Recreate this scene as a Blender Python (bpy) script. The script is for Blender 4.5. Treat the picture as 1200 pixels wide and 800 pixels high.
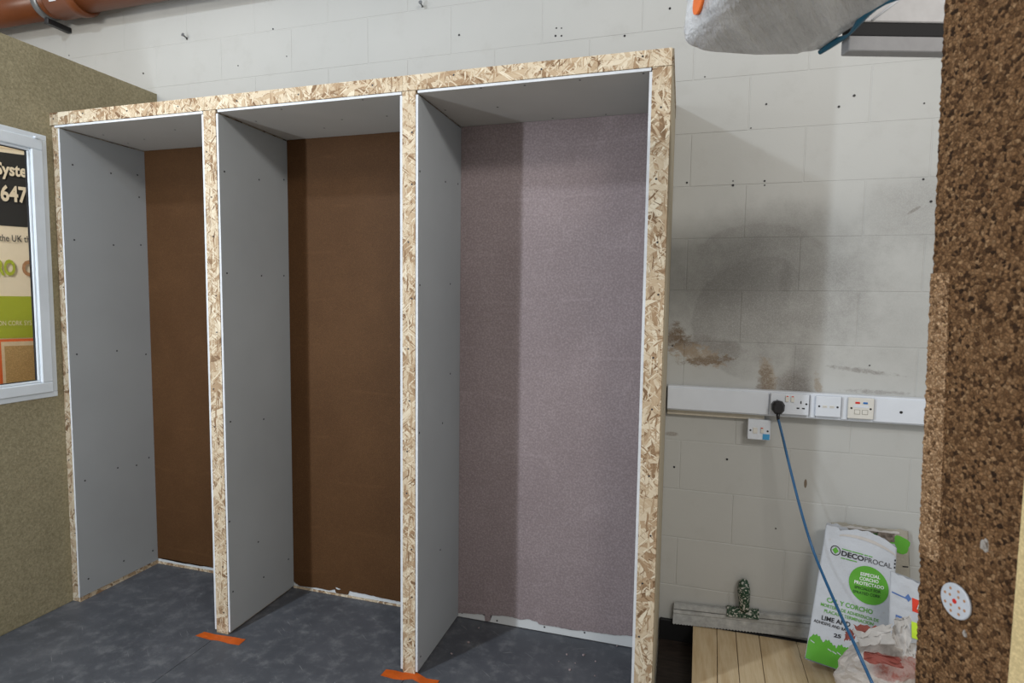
import bpy, bmesh, math, random
from mathutils import Vector, Matrix, noise

scn = bpy.context.scene
for o in list(bpy.data.objects):
    bpy.data.objects.remove(o)
random.seed(7)
COL = scn.collection

# ------------------------------------------------------------------ camera
F_PX = 675.347
CAM = Vector((0.09317, -2.05634, 1.53934))
YAW, PITCH, ROLL = 0.2851, 0.0748, 0.0132
fw = Vector((-math.sin(YAW)*math.cos(PITCH), math.cos(YAW)*math.cos(PITCH), -math.sin(PITCH)))
r0 = Vector((math.cos(YAW), math.sin(YAW), 0)); u0 = r0.cross(fw)
rt = r0*math.cos(ROLL) + u0*math.sin(ROLL); up = -r0*math.sin(ROLL) + u0*math.cos(ROLL)
cd = bpy.data.cameras.new('camera'); cam = bpy.data.objects.new('camera', cd); COL.objects.link(cam)
cam.matrix_world = Matrix(((rt.x, up.x, -fw.x, CAM.x), (rt.y, up.y, -fw.y, CAM.y), (rt.z, up.z, -fw.z, CAM.z), (0, 0, 0, 1)))
cd.sensor_width = 36; cd.lens = F_PX/1200*36; cd.clip_start = 0.02
cd.dof.use_dof = True; cd.dof.focus_distance = 2.5; cd.dof.aperture_fstop = 5.0
scn.camera = cam

# ------------------------------------------------------------------ world and lights
wd = bpy.data.worlds.new('hall'); scn.world = wd; wd.use_nodes = True
wd.node_tree.nodes['Background'].inputs[0].default_value = (1.0, 0.975, 0.94, 1)
wd.node_tree.nodes['Background'].inputs[1].default_value = 0.53
def area(name, loc, target, sx, sy, power, col):
    l = bpy.data.lights.new(name, 'AREA'); l.shape = 'RECTANGLE'; l.size = sx; l.size_y = sy
    l.energy = power; l.color = col
    o = bpy.data.objects.new(name, l); COL.objects.link(o); o.location = loc
    o.rotation_euler = (Vector(target)-Vector(loc)).to_track_quat('-Z', 'Y').to_euler()
    return o
area('high_work_lamp', (-2.36, -2.3, 3.80), (-0.6, 0.4, 1.6), 0.14, 0.14, 38, (0.84, 0.92, 1.0))
area('tall_strip_lamp', (-2.40, -2.3, 1.75), (-0.6, 0.4, 1.75), 0.08, 2.1, 46, (0.84, 0.92, 1.0))
area('ceiling_batten', (1.7, -2.9, 3.6), (0.2, 0.4, 1.2), 1.5, 0.35, 66, (1.0, 0.96, 0.90))
area('banner_fill_light', (-3.1, -1.3, 2.9), (-3.6, 0.3, 1.6), 0.5, 0.2, 16, (1.0, 0.94, 0.85))  # unseen fill light, added behind the partition to brighten the banner
scn.view_settings.view_transform = 'Standard'; scn.view_settings.look = 'None'
scn.view_settings.exposure = 0.0; scn.view_settings.gamma = 1.0; scn.view_settings.use_curve_mapping = False

# ------------------------------------------------------------------ helpers
def ray(u, v):
    return rt*((u-600)/F_PX) + up*((400-v)/F_PX) + fw
def on(axis, val, u, v):                      # point of a known plane seen in that direction
    q = ray(u, v); i = 'xyz'.index(axis); return CAM + q*((val-CAM[i])/q[i])
def onp(u, v, p, n):
    q = ray(u, v); return CAM + q*(((p-CAM).dot(n))/q.dot(n))

def srgb(r, g, b):
    f = lambda c: (c/255/12.92 if c <= 10 else ((c/255+0.055)/1.055)**2.4)
    return (f(r), f(g), f(b), 1)

class NT:
    def __init__(s, name, rough=0.7, spec=0.3):
        s.m = bpy.data.materials.new(name); s.m.use_nodes = True; s.t = s.m.node_tree
        s.b = s.t.nodes['Principled BSDF']; s.b.inputs['Roughness'].default_value = rough
        s.b.inputs['Specular IOR Level'].default_value = spec
    def n(s, typ, **kw):
        nd = s.t.nodes.new(typ)
        for k, v in kw.items():
            if k.startswith('i_'):
                key = k[2:]; nd.inputs[int(key) if key.isdigit() else key.replace('_', ' ')].default_value = v
            else: setattr(nd, k, v)
        return nd
    def l(s, a, b): s.t.links.new(a, b)
    def pos(s, obj=False, rnd=False):
        if obj: p = s.n('ShaderNodeTexCoord').outputs['Object']
        else: p = s.n('ShaderNodeNewGeometry').outputs['Position']
        if rnd:
            oi = s.n('ShaderNodeObjectInfo'); mu = s.n('ShaderNodeMath', operation='MULTIPLY', i_1=37.0); s.l(oi.outputs['Random'], mu.inputs[0])
            ad = s.n('ShaderNodeVectorMath', operation='ADD'); s.l(p, ad.inputs[0]); s.l(mu.outputs[0], ad.inputs[1]); p = ad.outputs[0]
        return p
    def mapping(s, p, scale=(1, 1, 1), rot=(0, 0, 0), loc=(0, 0, 0)):
        m = s.n('ShaderNodeMapping'); m.inputs['Scale'].default_value = scale; m.inputs['Rotation'].default_value = rot; m.inputs['Location'].default_value = loc
        s.l(p, m.inputs['Vector']); return m.outputs[0]
    def noise(s, p, scale, detail=4, rough=0.55):
        t = s.n('ShaderNodeTexNoise'); t.inputs['Scale'].default_value = scale; t.inputs['Detail'].default_value = detail; t.inputs['Roughness'].default_value = rough
        s.l(p, t.inputs['Vector']); return t.outputs['Fac']
    def voro(s, p, scale, feature='F1'):
        t = s.n('ShaderNodeTexVoronoi', feature=feature); t.inputs['Scale'].default_value = scale; s.l(p, t.inputs['Vector']); return t
    def ramp(s, f, stops, interp='LINEAR'):
        r = s.n('ShaderNodeValToRGB'); r.color_ramp.interpolation = interp; e = r.color_ramp.elements
        while len(e) < len(stops): e.new(0.5)
        for i, (p, c) in enumerate(stops): e[i].position = p; e[i].color = c if len(c) == 4 else (*c, 1)
        s.l(f, r.inputs[0]); return r.outputs[0]
    def mr(s, f, a, b, c=0.0, d=1.0, smooth=True):
        r = s.n('ShaderNodeMapRange', interpolation_type='SMOOTHSTEP' if smooth else 'LINEAR'); s.l(f, r.inputs['Value'])
        for k, v in zip(('From Min', 'From Max', 'To Min', 'To Max'), (a, b, c, d)): r.inputs[k].default_value = v
        return r.outputs[0]
    def math(s, op, a, b=None, c=None):
        m = s.n('ShaderNodeMath', operation=op)
        for i, x in enumerate((a, b, c)):
            if x is None: continue
            if isinstance(x, (int, float)): m.inputs[i].default_value = x
            else: s.l(x, m.inputs[i])
        return m.outputs[0]
    def mix(s, f, a, b, mode='MIX'):
        m = s.n('ShaderNodeMix', data_type='RGBA', blend_type=mode)
        for key, x in ((0, f), (6, a), (7, b)):
            if isinstance(x, (int, float)): m.inputs[key].default_value = x
            elif isinstance(x, tuple): m.inputs[key].default_value = x if len(x) == 4 else (*x, 1)
            else: s.l(x, m.inputs[key])
        return m.outputs[2]
    def bump(s, h, strength=0.4, dist=0.002, prev=None):
        b = s.n('ShaderNodeBump'); b.inputs['Strength'].default_value = strength; b.inputs['Distance'].default_value = dist
        s.l(h, b.inputs['Height'])
        if prev is not None: s.l(prev, b.inputs['Normal'])
        s.l(b.outputs[0], s.b.inputs['Normal']); return b.outputs[0]
    def base(s, c):
        if isinstance(c, tuple): s.b.inputs['Base Color'].default_value = c if len(c) == 4 else (*c, 1)
        else: s.l(c, s.b.inputs['Base Color'])
        return s

def plain(name, c, rough=0.6, spec=0.3, metal=0.0, var=0.06, vs=40):
    n = NT(name, rough, spec); n.b.inputs['Metallic'].default_value = metal
    p = n.pos(obj=True); f = n.noise(p, vs)
    c = tuple(c[:3]); n.base(n.ramp(f, [(0.3, tuple(x*(1-var) for x in c)), (0.7, tuple(min(1, x*(1+var)) for x in c))]))
    return n.m

# ------------------------------------------------------------------ materials
def m_osb(name, tone=1.0, fine=0.0):
    n = NT(name, 0.75, 0.2); p = n.pos(rnd=True)
    pal = [(0.0, (0.17, 0.10, 0.055)), (0.15, (0.33, 0.22, 0.13)), (0.36, (0.47, 0.355, 0.235)), (0.55, (0.555, 0.455, 0.325)), (0.8, (0.63, 0.54, 0.405)), (1.0, (0.70, 0.625, 0.49))]
    pal = [(a, tuple(x*tone for x in c)) for a, c in pal]
    f0 = n.noise(n.mapping(p, (60, 60, 60)), 1.0, 3)
    col = n.ramp(f0, [(0.3, pal[1][1]), (0.5, pal[3][1]), (0.7, pal[4][1])]); hgt = f0
    wob = n.n('ShaderNodeTexNoise'); wob.inputs['Scale'].default_value = 22; n.l(p, wob.inputs['Vector'])
    sub = n.n('ShaderNodeVectorMath', operation='SUBTRACT', i_1=(0.5, 0.5, 0.5)); n.l(wob.outputs['Color'], sub.inputs[0])
    sc = n.n('ShaderNodeVectorMath', operation='SCALE'); sc.inputs['Scale'].default_value = 0.014; n.l(sub.outputs[0], sc.inputs[0])
    ad = n.n('ShaderNodeVectorMath', operation='ADD'); n.l(p, ad.inputs[0]); n.l(sc.outputs[0], ad.inputs[1]); pw = ad.outputs[0]
    for k, (ang, a, b, th) in enumerate([(0.5, 20, 90, .50), (-0.9, 15, 75, .52), (1.35, 20, 100, .55), (-0.25, 11, 55, .56), (2.2, 14, 75, .60), (0.95, 9, 46, .66), (-1.4, 10, 58, .68), (0.2, 8, 40, .74), (0.75, 22, 200, .88-fine), (-0.6, 24, 210, .89-fine), (1.5, 20, 190, .90-fine)]):
        mp = n.mapping(pw, (a, 30, b), (0, ang, 0), (k*3.1, k*1.7, k*5.3))
        # long flakes: rotate first, then stretch
        m1 = n.mapping(pw, (1, 1, 1), (0.0, ang, 0.0)); mp = n.mapping(m1, (a, 30, b), (0, 0, 0), (k*3.1, k*1.7, k*5.3))
        v = n.voro(mp, 1.0); sp = n.n('ShaderNodeSeparateColor'); n.l(v.outputs['Color'], sp.inputs[0])
        e = n.voro(mp, 1.0, 'DISTANCE_TO_EDGE')
        msk = n.math('MULTIPLY', n.mr(sp.outputs[0], th, th+0.01), n.mr(e.outputs[0], 0.02, 0.07))
        grain = n.noise(n.mapping(m1, (40, 200, 420)), 1.0, 2)
        tone_f = n.math('ADD', sp.outputs[1], n.math('MULTIPLY', n.math('SUBTRACT', grain, 0.5), 0.32))
        fc = n.ramp(tone_f, pal)
        col = n.mix(msk, col, fc)
        rim = n.math('MULTIPLY', n.mr(sp.outputs[0], th, th+0.01), n.mr(e.outputs[0], 0.012, 0.035, 1.0, 0.0)); rim = n.math('MULTIPLY', rim, n.mr(sp.outputs[2], 0.35, 0.6, 0.0, 0.62)); col = n.mix(rim, col, (0.17*tone, 0.095*tone, 0.04*tone))
    dk = n.noise(n.mapping(p, (170, 170, 170)), 1.0, 2)
    col = n.mix(n.mr(dk, 0.68, 0.74, 0, 0.7), col, (0.09*tone, 0.05*tone, 0.02*tone))
    n.base(col); n.bump(n.noise(p, 160, 3), 0.35, 0.0015)
    return n.m
OSB = m_osb('osb', 1.0); OSB_FINE = m_osb('osb_fine_strand', 1.0, 0.12); OSB_DARK = m_osb('osb_dark', 0.55); OSB_MID = m_osb('osb_weathered', 0.78)  # OSB_DARK is the same chipboard at a lower tone

def m_paper(name, c):
    n = NT(name, 0.85, 0.2); p = n.pos()
    f = n.noise(p, 2.2, 3); g = n.noise(n.mapping(p, (300, 300, 60)), 1.0, 2)
    col = n.ramp(f, [(0.3, tuple(x*0.95 for x in c)), (0.7, tuple(x*1.04 for x in c))])
    sp = n.noise(p, 30, 5, 0.7); col = n.mix(n.mr(sp, 0.68, 0.78, 0, 0.3), col, tuple(x*1.35 for x in c))
    n.base(col); n.bump(g, 0.12, 0.0006); return n.m
PB = m_paper('plasterboard_paper', (0.362, 0.385, 0.405))
PB_BOUNCE = m_paper('plasterboard_bounce_lit', (0.45, 0.43, 0.405))  # same board, warm bounce light on the ceilings put into its colour
PB_WHITE = m_paper('bare_plasterboard', (0.62, 0.64, 0.65))
GYPSUM = plain('gypsum_edge', (0.62, 0.645, 0.68), 0.8, 0.2)
SCREW = plain('dark_screw', (0.025, 0.025, 0.03), 0.5, 0.4)

def m_coat(name, c, c2, fine=260, bs=0.8, gloss=0.6):
    n = NT(name, gloss, 0.16); p = n.pos()
    f = n.noise(p, 3.0, 5, 0.6); g = n.noise(p, fine, 3, 0.6)
    patch = n.noise(n.mapping(p, (1.2, 1, 0.8)), 4.5, 6, 0.65)
    col = n.ramp(f, [(0.3, c), (0.7, c2)])
    col = n.mix(n.mr(patch, 0.55, 0.72, 0, 0.35), col, tuple(min(1, x*1.28) for x in c2))
    col = n.mix(n.mr(g, 0.35, 0.65, 0.42, 0), col, tuple(x*0.55 for x in c)); col = n.mix(n.mr(g, 0.55, 0.75, 0, 0.3), col, tuple(min(1, x*1.35) for x in c2))
    # faint trowel lines
    w = n.n('ShaderNodeTexWave', wave_type='BANDS', bands_direction='Z'); w.inputs['Scale'].default_value = 1.35; w.inputs['Distortion'].default_value = 3.0; w.inputs['Detail'].default_value = 2; w.inputs['Detail Scale'].default_value = 0.7
    n.l(p, w.inputs['Vector'])
    line = n.math('MULTIPLY', n.mr(w.outputs['Fac'], 0.985, 1.0), n.mr(n.noise(p, 5, 2), 0.45, 0.6))
    col = n.mix(n.math('MULTIPLY', line, 0.10), col, tuple(min(1, x*1.6) for x in c2))
    n.base(col); b = n.bump(g, bs, 0.0016); n.bump(line, 0.12, 0.001, b); return n.m
BROWN = m_coat('brown_cork_coating', (0.086, 0.040, 0.0155), (0.108, 0.052, 0.021), 300, 0.5, 0.62)
MAUVE = m_coat('mauve_cork_coating', (0.275, 0.222, 0.228), (0.325, 0.268, 0.275), 125, 1.0, 0.6)

def m_olive():
    n = NT('olive_cork_render', 0.8, 0.25); p = n.pos()
    g = n.noise(p, 105, 4, 0.65); f = n.noise(p, 4, 4); v = n.voro(p, 230)
    col = n.ramp(f, [(0.3, (0.285, 0.252, 0.160)), (0.7, (0.345, 0.305, 0.198))])
    col = n.mix(n.mr(g, 0.3, 0.62, 0.55, 0), col, (0.15, 0.13, 0.078)); col = n.mix(n.mr(g, 0.55, 0.75, 0, 0.5), col, (0.46, 0.415, 0.29))
    n.base(col); n.bump(g, 0.9, 0.002); return n.m
OLIVE = m_olive()

def m_cork(name, cols, sc, bs=0.8):
    n = NT(name, 0.8, 0.2); p = n.pos()
    wob = n.n('ShaderNodeTexNoise'); wob.inputs['Scale'].default_value = 160; n.l(p, wob.inputs['Vector'])
    s2 = n.n('ShaderNodeVectorMath', operation='SCALE'); s2.inputs['Scale'].default_value = 0.006; n.l(wob.outputs['Color'], s2.inputs[0])
    ad = n.n('ShaderNodeVectorMath', operation='ADD'); n.l(p, ad.inputs[0]); n.l(s2.outputs[0], ad.inputs[1]); pw = ad.outputs[0]
    v = n.voro(pw, sc); sp = n.n('ShaderNodeSeparateColor'); n.l(v.outputs['Color'], sp.inputs[0])
    e = n.voro(pw, sc, 'DISTANCE_TO_EDGE')
    col = n.ramp(sp.outputs[0], cols)
    col = n.mix(n.mr(e.outputs[0], 0.0, 0.18, 0.5, 0), col, (0.03, 0.014, 0.006))
    col = n.mix(n.mr(n.noise(p, sc*3, 2), 0.35, 0.7, 0.35, 0), col, (0.06, 0.03, 0.013))
    n.base(col); n.bump(n.math('ADD', n.mr(e.outputs[0], 0, 0.3), n.noise(p, sc*2.5, 2)), bs, 0.003); return n.m
CORK = m_cork('expanded_cork', [(0.0, (0.020, 0.010, 0.005)), (0.12, (0.09, 0.043, 0.018)), (0.4, (0.24, 0.125, 0.055)), (0.85, (0.36, 0.20, 0.095)), (1.0, (0.46, 0.28, 0.145))], 150)
CORK_LIT = m_cork('lit_cork', [(0.0, (0.12, 0.06, 0.026)), (0.2, (0.42, 0.24, 0.12)), (0.6, (0.62, 0.38, 0.205)), (1.0, (0.78, 0.51, 0.30))], 190)  # paler cork: light falling on the strip is put into its colour
CREAM_RENDER = m_coat('cream_render', (0.68, 0.53, 0.27), (0.78, 0.62, 0.34), 200, 0.8, 0.7)

WY = 0.583                                                        # face of the block wall
def m_wall():
    n = NT('painted_blockwork', 0.55, 0.35); p = n.pos()
    big = n.noise(p, 1.3, 4); mid = n.noise(p, 9, 6, 0.65); fine = n.noise(p, 120, 4, 0.6)
    col = n.ramp(big, [(0.3, (0.420, 0.426, 0.412)), (0.7, (0.462, 0.466, 0.450))])
    col = n.mix(n.mr(mid, 0.52, 0.75, 0, 0.3), col, (0.37, 0.365, 0.345))
    sp = n.n('ShaderNodeSeparateXYZ'); n.l(p, sp.inputs[0]); X, Z = sp.outputs[0], sp.outputs[2]
    dus = n.noise(p, 260, 3, 0.7); cloud = n.noise(p, 11, 6, 0.7); cloud2 = n.noise(n.mapping(p, (1, 1, 1.5), (0, 0.5, 0)), 34, 6, 0.75)
    def ell(cx, cz, rx, rz, colr, st, soft=0.7, namp=0.8, dusty=True, rot=0.0, fine_n=False):
        nonlocal col
        dx = n.math('SUBTRACT', X, cx); dz = n.math('SUBTRACT', Z, cz)
        if rot:
            a = n.math('ADD', n.math('MULTIPLY', dx, math.cos(rot)), n.math('MULTIPLY', dz, math.sin(rot)))
            b = n.math('SUBTRACT', n.math('MULTIPLY', dz, math.cos(rot)), n.math('MULTIPLY', dx, math.sin(rot))); dx, dz = a, b
        ex = n.math('POWER', n.math('ABSOLUTE', n.math('DIVIDE', dx, rx)), 2.0); ez = n.math('POWER', n.math('ABSOLUTE', n.math('DIVIDE', dz, rz)), 2.0)
        e = n.math('SUBTRACT', 1.0, n.math('ADD', ex, ez))
        e = n.math('ADD', e, n.math('MULTIPLY', n.math('SUBTRACT', cloud2 if fine_n else cloud, 0.5), namp*2))
        f = n.mr(e, 0.0, soft, 0, st)
        if dusty: f = n.math('MULTIPLY', f, n.mr(dus, 0.30, 0.60, 0.45, 1.0))
        col = n.mix(f, col, colr)
    G = (0.17, 0.163, 0.155); B = (0.135, 0.090, 0.052); S = (0.19, 0.175, 0.16)
    def arc(cx, cz, rx, rz, colr, st, inner, gate, namp=0.25):    # overspray with a crisp rim that fades inwards
        nonlocal col
        ex = n.math('POWER', n.math('DIVIDE', n.math('SUBTRACT', X, cx), rx), 2.0); ez = n.math('POWER', n.math('ABSOLUTE', n.math('DIVIDE', n.math('SUBTRACT', Z, cz), rz)), 2.0)
        e = n.math('ADD', n.math('SUBTRACT', 1.0, n.math('ADD', ex, ez)), n.math('MULTIPLY', n.math('SUBTRACT', cloud, 0.5), namp))
        f = n.math('MULTIPLY', n.mr(e, 0.0, 0.10), n.mr(e, 0.08, inner, st, st*0.12))
        f = n.math('MULTIPLY', f, n.mr(*gate)); f = n.math('MULTIPLY', f, n.mr(dus, 0.30, 0.62, 0.4, 1.0)); col = n.mix(f, col, colr)
    ell(0.44, 1.60, 0.50, 0.42, G, 0.62, 1.1, 0.55)               # broad grey overspray
    ell(0.30, 1.52, 0.34, 0.36, G, 0.45, 1.5, 0.4)
    ell(0.95, 1.90, 0.22, 0.20, G, 0.6, 1.5, 0.5)
    ell(0.92, 1.50, 0.30, 0.40, G, 0.32, 1.8, 0.9)
    arc(0.43, 1.46, 0.30, 0.27, G, 0.42, 0.95, (X, 0.22, 0.46, 1.0, 0.0))
    arc(0.40, 1.60, 0.33, 0.275, S, 0.26, 0.35, (Z, 1.72, 1.80, 0.0, 1.0))
    arc(0.44, 1.63, 0.12, 0.10, G, 0.2, 0.5, (Z, 1.60, 1.66, 0.0, 1.0))
    ell(0.505, 1.62, 0.03, 0.12, G, 0.45, 1.0, 0.6)
    ell(0.24, 1.345, 0.16, 0.050, S, 0.65, 1.0, 0.8, rot=-0.15)
    T = (0.30, 0.235, 0.165)
    ell(0.070, 1.375, 0.055, 0.075, B, 0.92, 0.9, 1.6, fine_n=True)
    ell(0.115, 1.345, 0.075, 0.050, B, 0.85, 0.9, 2.2, rot=-0.7, fine_n=True)
    ell(0.170, 1.300, 0.130, 0.050, T, 0.85, 0.7, 2.2, rot=-0.2, fine_n=True)
    ell(0.215, 1.280, 0.130, 0.022, B, 0.75, 0.7, 2.0, rot=0.12, fine_n=True)
    ell(0.455, 1.215, 0.040, 0.105, T, 0.75, 0.8, 1.6, rot=0.2, fine_n=True)
    ell(0.445, 1.195, 0.036, 0.080, B, 0.60, 0.8, 2.2, fine_n=True)
    ell(0.555, 1.165, 0.085, 0.13, (0.16, 0.135, 0.115), 0.85, 1.0, 0.5)
    ell(0.580, 1.26, 0.06, 0.20, G, 0.55, 1.2, 0.4)
    ell(0.650, 1.185, 0.018, 0.065, T, 0.7, 0.9, 2.0, rot=0.2, fine_n=True)
    ell(0.395, 1.150, 0.012, 0.020, B, 0.9, 0.6, 1.0, fine_n=True)
    ell(0.80, 1.265, 0.15, 0.012, S, 0.70, 1.0, 2.2, rot=-0.10, fine_n=True)
    ell(0.86, 1.18, 0.14, 0.010, S, 0.6, 1.0, 2.2, fine_n=True)
    ell(0.955, 1.905, 0.035, 0.008, S, 0.8, 0.8, 0.8, rot=0.6)
    ell(0.07, 0.945, 0.035, 0.012, B, 0.5, 0.8, 0.8)
    ell(0.62, 0.775, 0.006, 0.020, B, 0.9, 0.3, 0.4, False)
    n.base(col); b = n.bump(fine, 0.25, 0.0012); n.bump(mid, 0.25, 0.004, b); return n.m
WALL = m_wall()

def m_floor():
    n = NT('slate_grey_floor', 0.5, 0.35); p = n.pos(rnd=False)
    a = n.noise(p, 3.5, 6, 0.65); b = n.noise(p, 14, 7, 0.7); s1 = n.noise(n.mapping(n.mapping(p, rot=(0, 0, 0.6)), (6, 90, 1)), 1.0, 5, 0.6); s2 = n.noise(n.mapping(n.mapping(p, rot=(0, 0, -0.35)), (5, 70, 1)), 1.0, 5, 0.6)
    col = n.ramp(a, [(0.25, (0.058, 0.063, 0.074)), (0.55, (0.082, 0.088, 0.102)), (0.8, (0.125, 0.130, 0.142))])
    col = n.mix(n.mr(b, 0.46, 0.74, 0, 0.6), col, (0.18, 0.185, 0.195))
    col = n.mix(n.mr(s1, 0.64, 0.72, 0, 0.5), col, (0.25, 0.255, 0.26)); col = n.mix(n.mr(s2, 0.66, 0.72, 0, 0.45), col, (0.25, 0.25, 0.25))
    n.base(col); n.bump(b, 0.15, 0.001); n.l(n.mr(b, 0.3, 0.7, 0.42, 0.62), n.b.inputs['Roughness']); return n.m
FLOOR = m_floor()
def m_darkboard():
    n = NT('dark_stained_board', 0.55, 0.3); p = n.pos()
    f = n.noise(n.mapping(p, (14, 60, 1)), 1.0, 5); g = n.noise(p, 30, 4)
    col = n.ramp(f, [(0.3, (0.008, 0.006, 0.005)), (0.7, (0.035, 0.025, 0.02))]); col = n.mix(n.mr(g, 0.66, 0.72, 0, 0.6), col, (0.07, 0.035, 0.025))
    n.base(col); return n.m
DARKBOARD = m_darkboard()
CONCRETE = m_coat('pale_concrete', (0.46, 0.43, 0.38), (0.54, 0.51, 0.45), 60, 0.3, 0.7)
def m_pine():
    n = NT('pine_plank', 0.55, 0.3); p = n.pos(rnd=True)
    q = n.mapping(p, (38, 3.2, 12)); d = n.noise(p, 6, 3)
    w = n.noise(q, 1.0, 5, 0.55); fib = n.noise(n.mapping(p, (420, 14, 60)), 1.0, 2)
    col = n.ramp(w, [(0.30, (0.42, 0.30, 0.165)), (0.48, (0.50, 0.385, 0.235)), (0.6, (0.55, 0.44, 0.285)), (0.75, (0.46, 0.345, 0.20))])
    col = n.mix(n.mr(fib, 0.55, 0.7, 0, 0.25), col, (0.30, 0.19, 0.09))
    kn = n.voro(n.mapping(p, (9, 4.5, 3)), 1.0); col = n.mix(n.mr(kn.outputs['Distance'], 0.09, 0.13, 0.85, 0), col, (0.13, 0.055, 0.022))
    n.base(col); n.bump(fib, 0.2, 0.001); return n.m
PINE = m_pine()
UPVC = plain('white_upvc', (0.70, 0.76, 0.82), 0.35, 0.5, var=0.04, vs=8)
GASKET = plain('black_gasket', (0.02, 0.02, 0.024), 0.5)
PLASTIC_W = plain('white_plastic', (0.62, 0.66, 0.72), 0.35, 0.5, var=0.03, vs=12)
PLASTIC_C = plain('cream_plastic', (0.62, 0.61, 0.57), 0.35, 0.5, var=0.03)
INK = plain('dark_slot', (0.02, 0.02, 0.022), 0.5)
RED = plain('red_print', srgb(200, 45, 35), 0.5); BLUE = plain('blue_print', srgb(45, 105, 175), 0.5)
LABEL_BLUE = plain('blue_sticker', srgb(70, 150, 200), 0.45)
BLACK_RUB = plain('black_rubber', (0.012, 0.012, 0.014), 0.4, 0.5)
CABLE = plain('blue_cable_sheath', (0.012, 0.085, 0.20), 0.4, 0.5)
TAPE = plain('orange_tape', (0.50, 0.092, 0.010), 0.5, 0.3, vs=25, var=0.12)
PIPE = plain('terracotta_pipe', (0.150, 0.044, 0.013), 0.35, 0.4, vs=6, var=0.1)
GALV = plain('galvanised_clip', (0.22, 0.23, 0.24), 0.45, 0.5, 0.7)
BLACK_GAP = plain('black_skirting', (0.008, 0.008, 0.009), 0.6)
def m_steel():
    n = NT('dusty_steel', 0.5, 0.4); p = n.pos(); n.b.inputs['Metallic'].default_value = 0.15
    f = n.noise(p, 18, 7, 0.7); g = n.noise(n.mapping(p, (10, 100, 120)), 1.0, 4)
    col = n.ramp(f, [(0.3, (0.24, 0.245, 0.245)), (0.55, (0.40, 0.41, 0.405)), (0.75, (0.55, 0.555, 0.54))]); col = n.mix(n.mr(g, 0.6, 0.7, 0, 0.4), col, (0.50, 0.50, 0.48))
    n.base(col); n.bump(f, 0.3, 0.001); return n.m
STEEL = m_steel()
def m_splat():
    n = NT('plaster_splashed_green', 0.5, 0.4); p = n.pos(); v = n.noise(p, 110, 4, 0.65)
    col = n.mix(n.mr(v, 0.52, 0.58), (0.012, 0.045, 0.022), (0.50, 0.49, 0.45)); n.base(col); n.bump(v, 0.5, 0.003); return n.m
SPLAT = m_splat()
def m_sack(name, c):
    n = NT(name, 0.6, 0.3); p = n.pos(); f = n.noise(p, 7, 5, 0.6); g = n.noise(p, 38, 5, 0.6)
    col = n.ramp(f, [(0.3, tuple(x*0.93 for x in c)), (0.7, tuple(min(1, x*1.04) for x in c))]); col = n.mix(n.mr(g, 0.62, 0.78, 0, 0.45), col, (0.34, 0.31, 0.27))
    n.base(col); b = n.bump(g, 0.35, 0.004); n.bump(f, 0.35, 0.02, b); return n.m
SACK = m_sack('white_paper_sack', (0.47, 0.50, 0.545)); SACK2 = m_sack('dusty_white_paper', (0.47, 0.45, 0.43)); SACK_DIRTY = m_sack('dirty_sack_paper', (0.33, 0.31, 0.26))
def m_printed(name, c):
    n = NT(name, 0.55, 0.3); p = n.pos(); f = n.noise(p, 60, 5, 0.7)
    n.base(n.mix(n.mr(f, 0.62, 0.75, 0, 0.35), tuple(c[:3]), tuple(min(1, x*1.6+0.08) for x in c[:3]))); return n.m
P_GREEN = m_printed('green_print', srgb(88, 158, 52)); P_GREENT = m_printed('green_lettering', srgb(92, 158, 62)); P_BLACK = m_printed('black_lettering', (0.018, 0.018, 0.022)); P_GREY = m_printed('grey_lettering', (0.085, 0.085, 0.095))
P_WHITE = m_printed('white_lettering', (0.72, 0.75, 0.74)); P_DKGREEN = m_printed('dark_green_lettering', (0.02, 0.07, 0.015)); P_BLUE = m_printed('faded_blue_lettering', srgb(80, 110, 165)); P_RED = m_printed('red_logo', srgb(205, 62, 42)); P_LIME = m_printed('lime_tag', srgb(190, 225, 60))
def m_crumple():
    n = NT('torn_white_and_red_paper', 0.7, 0.2); p = n.pos(); f = n.noise(p, 10, 5, 0.6); g = n.noise(p, 55, 6, 0.65)
    sp = n.n('ShaderNodeSeparateXYZ'); n.l(p, sp.inputs[0])
    col = n.ramp(f, [(0.3, (0.40, 0.37, 0.345)), (0.7, (0.52, 0.485, 0.455))])
    col = n.mix(n.mr(g, 0.56, 0.75, 0, 0.6), col, (0.30, 0.24, 0.21))
    band = n.math('ADD', sp.outputs[2], n.math('MULTIPLY', n.math('SUBTRACT', f, 0.5), 0.10))
    m1 = n.math('MULTIPLY', n.mr(band, 0.315, 0.325), n.mr(band, 0.385, 0.375)); m1 = n.math('MULTIPLY', m1, n.mr(sp.outputs[0], 0.72, 0.76))
    col = n.mix(n.math('MULTIPLY', m1, n.mr(g, 0.3, 0.55, 1.0, 0.55)), col, (0.30, 0.105, 0.085))
    n.base(col); n.bump(g, 0.5, 0.006); return n.m
CRUMPLE = m_crumple()
PAPER_RED = m_printed('red_torn_paper', srgb(135, 72, 64)); MORTAR = plain('grey_mortar', (0.16, 0.135, 0.115), 0.9, 0.1, var=0.5, vs=90)
def m_film():
    n = NT('clear_polythene_over_white', 0.32, 0.5); p = n.pos(); w = n.noise(n.mapping(n.mapping(p, rot=(0, 0, 0.36)), (16, 2.2, 16)), 1.0, 6, 0.6); g = n.noise(p, 22, 5, 0.65)
    n.base(n.ramp(w, [(0.3, (0.44, 0.44, 0.45)), (0.7, (0.72, 0.73, 0.75))])); b = n.bump(w, 0.9, 0.04); n.bump(g, 0.5, 0.014, b); n.b.inputs['Coat Weight'].default_value = 0.3; return n.m
FILM = m_film()
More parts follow.
